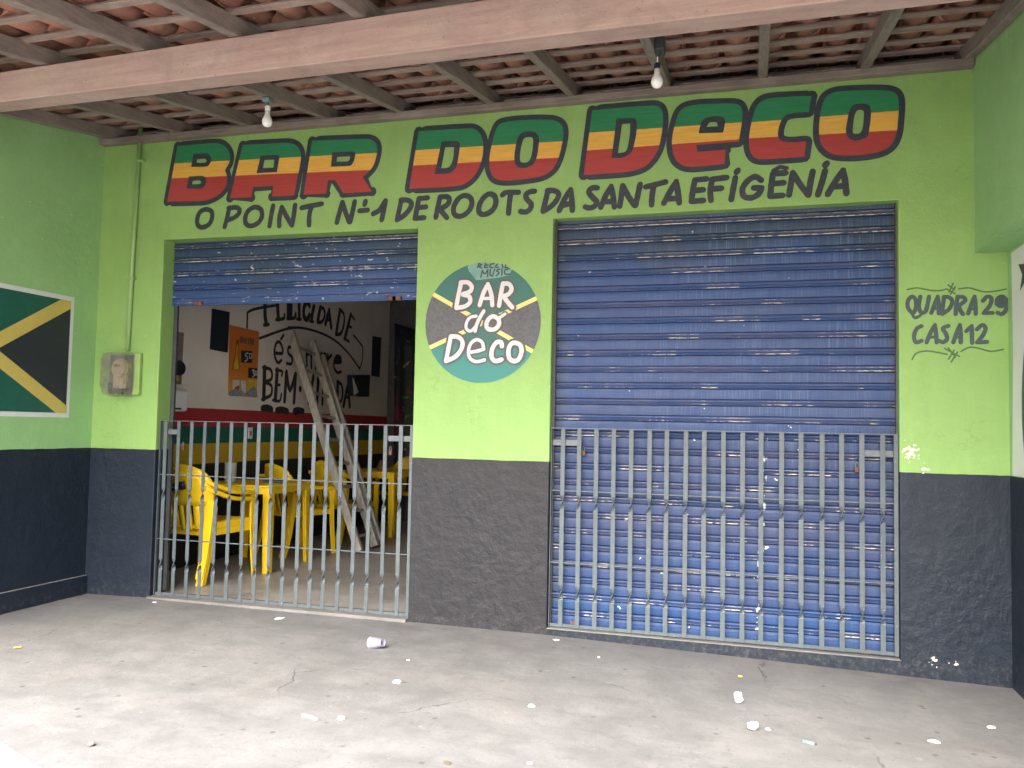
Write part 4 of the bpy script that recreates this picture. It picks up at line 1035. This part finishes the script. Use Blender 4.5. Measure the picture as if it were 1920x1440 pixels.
MB().box((-.03, -.02, rb(q.y)-q.z-.03), (.02, .03, rb(q.y)-q.z-.003)).build('junction', simple('junction_blue_grey', (.16, .20, .24), .5), b1, bevel=.006)
q = atY(1232, 152, -.90); b2_ = bulb((q.x, q.y, q.z), 0, 'bare white bulb hanging on a wire above the letters De', 0, M_PD)
MB().tube([(0, 0, .094), (.002, .0, .125), (0, .0, rb(q.y)-q.z-.04)], .003, 6).build('wire', M_WHITEPL, b2_)
MB().box((-.505+.030-q.x, -.02, rb(q.y)-q.z+.002), (-.505+.075-q.x, .07, rb(q.y)-q.z+.07)).build('junction', M_DARKMETAL, b2_, bevel=.004)
MB().tube([(0, 0, rb(q.y)-q.z-.045), (.02, .02, rb(q.y)-q.z+.01)], .003, 6).build('wire_tail', M_PD, b2_)

# ------------------------------------------------------------------ plastic chairs and tables
def smooth_path(P, n=5):
    P = [Vector(p) for p in P]; out = []
    for i in range(len(P)-1):
        a, b2 = P[i], P[i+1]; p0 = P[i-1] if i else a; p3 = P[i+2] if i+2 < len(P) else b2
        for k in range(n):
            t = k/n; t2, t3 = t*t, t**3
            out.append(a*(2*t3-3*t2+1)+(b2-p0)/2*(t3-2*t2+t)+b2*(-2*t3+3*t2)+(p3-a)/2*(t3-t2))
    out.append(P[-1]); return out
def make_chair():
    root = empty('plastic_chair')
    # seat with turned-down rim
    g_ = []
    for i in range(9):
        v_ = -1+2*i/8; row = []
        for j in range(11):
            u_ = -1+2*j/10
            x = .225*u_*(1-.06*v_*0)*(1.0 if v_ > -.5 else .93); y = .215*v_+.01
            e = max(abs(u_), abs(v_)); z = .425+.012*v_-.014*(1-u_*u_)*(1-v_*v_)-(.045 if e > .99 else 0)
            if e > .99: x *= 1.02; y = y*1.0+.004*(1 if v_ > 0 else -1)
            row.append(Vector((x, y, z)))
        g_.append(row)
    MB().shell(g_, -.008).build('seat', M_YELLOW, root, smooth=True)
    # backrest: upper band plus vertical slats
    def bp(u_, z):
        t = (z-.42)/.44
        wx = .215+.035*math.sin(min(1, t*1.2)*1.5)-.09*max(0, t-.78)**1.2*4*abs(u_)
        return Vector((wx*u_, -.215-.095*t+.075*u_*u_, z-.06*max(0, t-.6)*u_*u_*2.2))
    g_ = [[bp(-1+2*j/14, .60+.27*i/6) for j in range(15)] for i in range(7)]
    MB().shell(g_, .010).build('backrest', M_YELLOW, root, smooth=True)
    for k in range(6):
        u0 = -.93+k*.32
        g_ = [[bp(u0+.22*j/2, .40+.21*i/4) for j in range(3)] for i in range(5)]
        MB().shell(g_, .008).build('back_slat', M_YELLOW, root, smooth=True)
    for s_ in (-1, 1):
        pth = smooth_path([(.222*s_, -.262, .745), (.262*s_, -.185, .705), (.285*s_, -.04, .655), (.285*s_, .10, .640), (.275*s_, .205, .632), (.268*s_, .235, .600)])
        MB().sweep(pth, [.05, .056, .06, .06, .058, .05][0:1]*len(pth) if False else .058, .030, (0, 0, 1)).build('armrest', M_YELLOW, root, smooth=False, bevel=.008)
        pth = smooth_path([(.268*s_, .225, .615), (.262*s_, .230, .43), (.262*s_, .245, .20), (.268*s_, .262, .0)], 3)
        n = len(pth)
        lg = MB(); lg.sweep(pth, [.062-.02*i/(n-1) for i in range(n)], .012, (0, -1, 0))
        lg.sweep([p+Vector((.020*s_*(1-.3*i/(n-1)), -.022, 0)) for i, p in enumerate(pth)], [.046-.012*i/(n-1) for i in range(n)], .012, (1, 0, 0)); lg.build('leg', M_YELLOW, root, bevel=.003)
        pth = smooth_path([(.215*s_, -.20, .60), (.220*s_, -.215, .43), (.226*s_, -.25, .20), (.228*s_, -.300, .0)], 3)
        lg = MB(); lg.sweep(pth, [.088-.022*i/(n-1) for i in range(n)], .012, (0, -1, 0))
        lg.sweep([p+Vector((.030*s_*(1-.3*i/(n-1)), .022, 0)) for i, p in enumerate(pth)], [.05-.012*i/(n-1) for i in range(n)], .012, (1, 0, 0)); lg.build('leg', M_YELLOW, root, bevel=.003)
        MB().sweep([(.262*s_, .20, .405), (.235*s_, -.19, .395)], .01, .05, (0, 0, 1)).build('side_rail', M_YELLOW, root)
    return root
ch = make_chair()
G_CH = 'yellow plastic armchairs'
ch.location = (-4.215, .76, 0); ch.rotation_euler = (0, 0, R(-8))
tag(ch, 'lower yellow plastic armchair of the stacked pair just behind the gate', 'chair', G_CH)
def place_chair(x, y, z, rz, label):
    c = copy_tree(ch); c.location = (x, y, z); c.rotation_euler = (0, 0, R(rz)); tag(c, label, 'chair', G_CH); return c
c2 = place_chair(-4.215, .755, .052, -8, 'upper yellow plastic armchair of the pair with a dark sticker on its back')
st = MB(); g_ = [[Vector((-.13+.20*j/4, -.300-.012*i+.075*((-.13+.20*j/4)/.25)**2-.014, .640+.062*i+.010*j)) for j in range(5)] for i in range(2)]
st.shell(g_, .002); stk = st.build('sticker', M_PD, c2, smooth=True)
sw_ = MB()
for k in range(6): sw_.box((-.112+k*.029, -.3185, .668+.008*k), (-.095+k*.029, -.3155, .694+.008*k))
sw_.build('sticker_print', M_PW, stk)
place_chair(-4.26, 2.22, 0, -27, 'yellow plastic armchair beyond the first table, left of the ladder')
place_chair(-4.22, 3.10, 0, -18, 'yellow plastic armchair behind the ladder facing the far table')
place_chair(-4.20, 4.72, 0, 178, 'yellow plastic armchair beyond the far table in the dim corner')
place_chair(-3.45, 4.55, 0, 95, 'yellow plastic armchair partly hidden by the middle pier')
def make_table():
    root = empty('plastic_table')
    MB().box((-.35, -.35, .705), (.35, .35, .73)).build('tabletop', M_YELLOW, root, bevel=.012)
    ap = MB()
    for a, b2 in (((-.335, -.335), (.335, -.325)), ((-.335, .325), (.335, .335)), ((-.335, -.324), (-.325, .324)), ((.325, -.324), (.335, .324))): ap.box((a[0], a[1], .655), (b2[0], b2[1], .7045))
    ap.build('apron', M_YELLOW, root)
    for sx in (-1, 1):
        for sy in (-1, 1):
            lg = MB(); pth = [(.300*sx, .300*sy, .704), (.305*sx, .305*sy, .35), (.310*sx, .310*sy, 0)]
            lg.sweep([Vector(p)+Vector((0, .031*sy, 0)) for p in pth], [.075, .06, .045], .010, (0, -1, 0)); lg.sweep([Vector(p)+Vector((.031*sx, 0, 0)) for p in pth], [.075, .06, .045], .010, (1, 0, 0)); lg.build('leg', M_YELLOW, root, bevel=.003)
    return root
tb = make_table(); tb.location = (-4.20, 1.43, 0); tb.rotation_euler = (0, 0, R(1)); tag(tb, 'yellow plastic table nearest the gate with a pale canister on it', 'table', 'yellow plastic tables')
tb2 = copy_tree(tb); tb2.location = (-4.17, 3.93, 0); tb2.rotation_euler = (0, 0, R(-2)); tag(tb2, 'farther yellow plastic table behind the ladder near the corner', 'table', 'yellow plastic tables')
q = atY(434, 902, 1.30)
cn = lathe([(.042, 0), (.048, .004), (.050, .16), (.053, .165), (.050, .172)], 20).build('canister', simple('canister_grey', (.50, .52, .54), .35, .08), loc=(-4.36, 1.26, .731), smooth=True); tag(cn, 'pale grey cylindrical canister standing on the nearer yellow table', 'canister')
ob = MB().box((-.09, -.06, 0), (.09, .06, .022)).build('napkin_tray', M_PD, loc=(-4.02, 1.42, .731), rot=(0, 0, .3), bevel=.005); tag(ob, 'flat dark tray lying on the nearer yellow table', 'tray')
ob = lathe([(.03, 0), (.055, .01), (.05, .05), (.03, .10), (.012, .12)], 10).build('clay_pot', simple('pot_brown', (.16, .08, .03), .7), loc=(-4.15, 3.9, .731)); tag(ob, 'small brown pot on the farther yellow table', 'pot')

# ------------------------------------------------------------------ wooden ladder leaning on the inside wall
lad = empty('wooden_ladder', (0, 0, 0)); tag(lad, 'weathered wooden ladder leaning on the inside wall behind the gate', 'ladder')
fA = atZ(673, 1036, .02); fB = atZ(703, 1026, .02); fC = atZ(722, 1024, .02)
tA = atX(545, 622, XL+.06); tB = atX(585, 640, XL+.06); tC = atX(600, 650, XL+.06)
fA.z = fB.z = fC.z = .03
def rail(a, b2):
    o = Vector(((a.x), a.y, 0)); n = 10
    MB().sweep([(a.lerp(b2, i/n)+Vector((0, .004*math.sin(i*2.1), 0)))-o for i in range(n+1)], .036, .072, (0, 1, 0)).build('rail', M_LADDER, lad, loc=o, bevel=.004) if False else None
    mb = MB(); pts = [(a.lerp(b2, i/n)+Vector((0, .004*math.sin(i*2.1), 0)))-o for i in range(n+1)]
    mb.sweep(pts, .080, .040, (0, 1, 0)); return mb.build('rail', M_LADDER, lad, loc=o, bevel=.004)
rail(fA, tA); rail(fB, tB)
n = 9
for i in range(n):
    f_ = (i+.55)/(n+.2); a = fA.lerp(tA, f_); b2 = fB.lerp(tB, f_)
    a = a+(b2-a).normalized()*.012; b3 = b2+(b2-a).normalized()*.10
    MB().sweep([a, a.lerp(b3, .5), b3], .030, .022, (1, 0, .3)).build('rung', M_LADDER, lad, bevel=.004)
dC = Vector((0, .115, 0)); rail(fB+dC, fB.lerp(tB, .93)+dC)

# ------------------------------------------------------------------ litter on the terrace
def on_floor(px, py):
    q = atZ(px, py, -.03)
    for _ in range(3):
        zz = floor_z(q.x)-.004*max(0, -q.y); q = atZ(px, py, zz)
    return q
def crumple(px, py, size, flatn, label, seed, mat=M_PAPER, name='paper_scrap', cat='paper', tall=None):
    q = on_floor(px, py); rg = random.Random(seed); import bmesh
    bm = bmesh.new(); bmesh.ops.create_icosphere(bm, subdivisions=3, radius=1)
    for v in bm.verts:
        size_ = size*.85; d = 1+.55*mnoise.noise(v.co*1.9+Vector((seed, 0, 0)))+.35*mnoise.noise(v.co*4.3+Vector((0, seed, 0)))
        v.co = v.co*d; v.co.x *= size_; v.co.y *= size_*.7; v.co.z *= size_*flatn
    zmin = min(v.co.z for v in bm.verts)
    for v in bm.verts: v.co.z -= zmin
    me = bpy.data.meshes.new(name); bm.to_mesh(me); bm.free(); me.materials.append(mat)
    o = bpy.data.objects.new(name, me); o.location = (q.x, q.y, q.z+.0005); o.rotation_euler = (0, 0, rg.uniform(0, 6)); link(o); tag(o, label, cat); return o
crumple(1384, 1318, .032, .8, 'larger crumpled white paper right of centre on the terrace floor', 3)
crumple(1412, 1370, .028, .7, 'crumpled white paper ball nearest the bottom, with a small shred beside it', 5)
crumple(1440, 1368, .017, .15, 'thin white shred just right of the lower crumpled paper', 6)
crumple(744, 1281, .030, .22, 'flat white paper scrap below the plastic cup', 7)
crumple(524, 1161, .038, .12, 'flat white paper scrap close to the left gate', 8)
crumple(1752, 1393, .026, .25, 'white paper scrap near the bottom right corner', 9)
crumple(1859, 1367, .020, .4, 'small white scrap near the foot of the right wall', 10)
crumple(290, 1130, .020, .15, 'small white scrap in front of the left end of the doorway gate', 11)
crumple(1043, 1201, .022, .15, 'thin white scrap against the foot of the middle pier', 12)
crumple(1123, 1234, .012, .4, 'tiny white crumb below the left end of the right sill', 13)
crumple(765, 1239, .010, .3, 'tiny white crumb to the right of the plastic cup', 14)
crumple(993, 1433, .014, .3, 'white crumb at the bottom edge in the middle', 15)
crumple(33, 1215, .020, .18, 'yellow leaf on the floor near the left wall', 21, M_LEAFY, 'fallen_leaf', 'leaf')
crumple(1388, 1270, .014, .3, 'yellow-green leaf on the floor below the right gate', 22, M_LEAFY, 'fallen_leaf', 'leaf')
crumple(838, 1431, .022, .10, 'dark dry leaf at the bottom edge left of centre', 23, M_LEAFB, 'fallen_leaf', 'leaf')
crumple(172, 1398, .016, .5, 'small pale pebble in the lower left of the floor', 24, M_SILL, 'pebble', 'pebble')
q = on_floor(582, 1346); o = MB().sweep([(-.045, .012, .004), (0, 0, .005), (.04, -.02, .004)], .010, .006).build('plastic_strip', M_PAPER, loc=q); tag(o, 'narrow white strip lying on the cracked patch of floor', 'strip')
def bcap(px, py, mat, label):
    q = on_floor(px, py); o = lathe([(.018, 0), (.019, .003), (.015, .009), (.004, .010)], 20).build('bottle_cap', mat, loc=(q.x, q.y, q.z+.001), rot=(.06, .05, 0), smooth=True); tag(o, label, 'bottle cap')
bcap(640, 1348, simple('cap_silver', (.42, .42, .38), .35), 'silver bottle cap on the cracked patch of floor')
bcap(997, 1325, simple('cap_green', (.20, .33, .23), .35), 'pale green bottle cap in the middle of the terrace floor')
q = on_floor(1516, 1395); o = MB().tube([(-.022, .010, .006), (.022, -.010, .006)], .0065, 10).build('lighter', simple('pale_teal', (.14, .36, .31), .4), loc=q, smooth=True); tag(o, 'pale teal cigarette lighter on the lower right floor', 'lighter')
MB().tube([(.023, -.0105, .006), (.031, -.014, .006)], .006, 10).build('lighter_tip', M_DARKMETAL, o)
# plastic cup on its side
t = NT('cup_plastic'); t.b.inputs['Transmission Weight'].default_value = .55; t.b.inputs['IOR'].default_value = 1.3; t.b.inputs['Alpha'].default_value = .8; M_CUP = t.done((.50, .49, .66), .28)
q = on_floor(706, 1216); cup = MB(); prof = [(.023, 0), (.034, .085), (.0355, .087), (.033, .084), (.0215, .004)]; sg = 20; v = []; f = []
for r_, z in prof:
    for k in range(sg): a = 2*math.pi*k/sg; v.append((z, r_*math.cos(a), r_*math.sin(a)))
for i in range(len(prof)-1):
    for k in range(sg): f.append((i*sg+k, i*sg+(k+1) % sg, (i+1)*sg+(k+1) % sg, (i+1)*sg+k))
f.append(tuple(range(sg))); f.append(tuple(range((len(prof)-1)*sg, len(prof)*sg)))
cup.add(v, f); o = cup.build('plastic_cup', M_CUP, loc=(q.x+.04, q.y, q.z+.0355), rot=(0, R(7), R(172)), smooth=True); tag(o, 'crumpled translucent plastic cup lying on the terrace floor', 'cup')

# ------------------------------------------------------------------ white table corner by the photographer
TZ = .72
a = atZ(0, 1383, TZ); b2 = atZ(90, 1440, TZ); d = (b2-a).normalized(); nn = Vector((d.y, -d.x, 0))
if nn.dot(Vector((-1, -1, 0))) < 0: nn = -nn
wt = empty('white_table', a+d*.1); tag(wt, 'white tabletop corner poking in at the bottom left of the photo', 'table')
wt.rotation_euler = (0, 0, math.atan2(d.y, d.x)); sgn = 1 if Vector((-d.y, d.x, 0)).dot(nn) > 0 else -1
y0_, y1_ = (0, .62*sgn) if sgn > 0 else (.62*sgn, 0)
wt.location = (wt.location.x, wt.location.y, 0)
MB().box((-.36, y0_, TZ-.03), (.36, y1_, TZ)).build('tabletop', simple('table_white', (.86, .86, .86), .4, .02, 8, bump=0), wt, bevel=.012)
for sx in (-.30, .30):
    for yy in (.06*sgn, .56*sgn): MB().sweep([(sx, yy, TZ-.031), (sx*1.05, yy, -.16)], .045, .045).build('leg', M_WHITEPL, wt, bevel=.006)
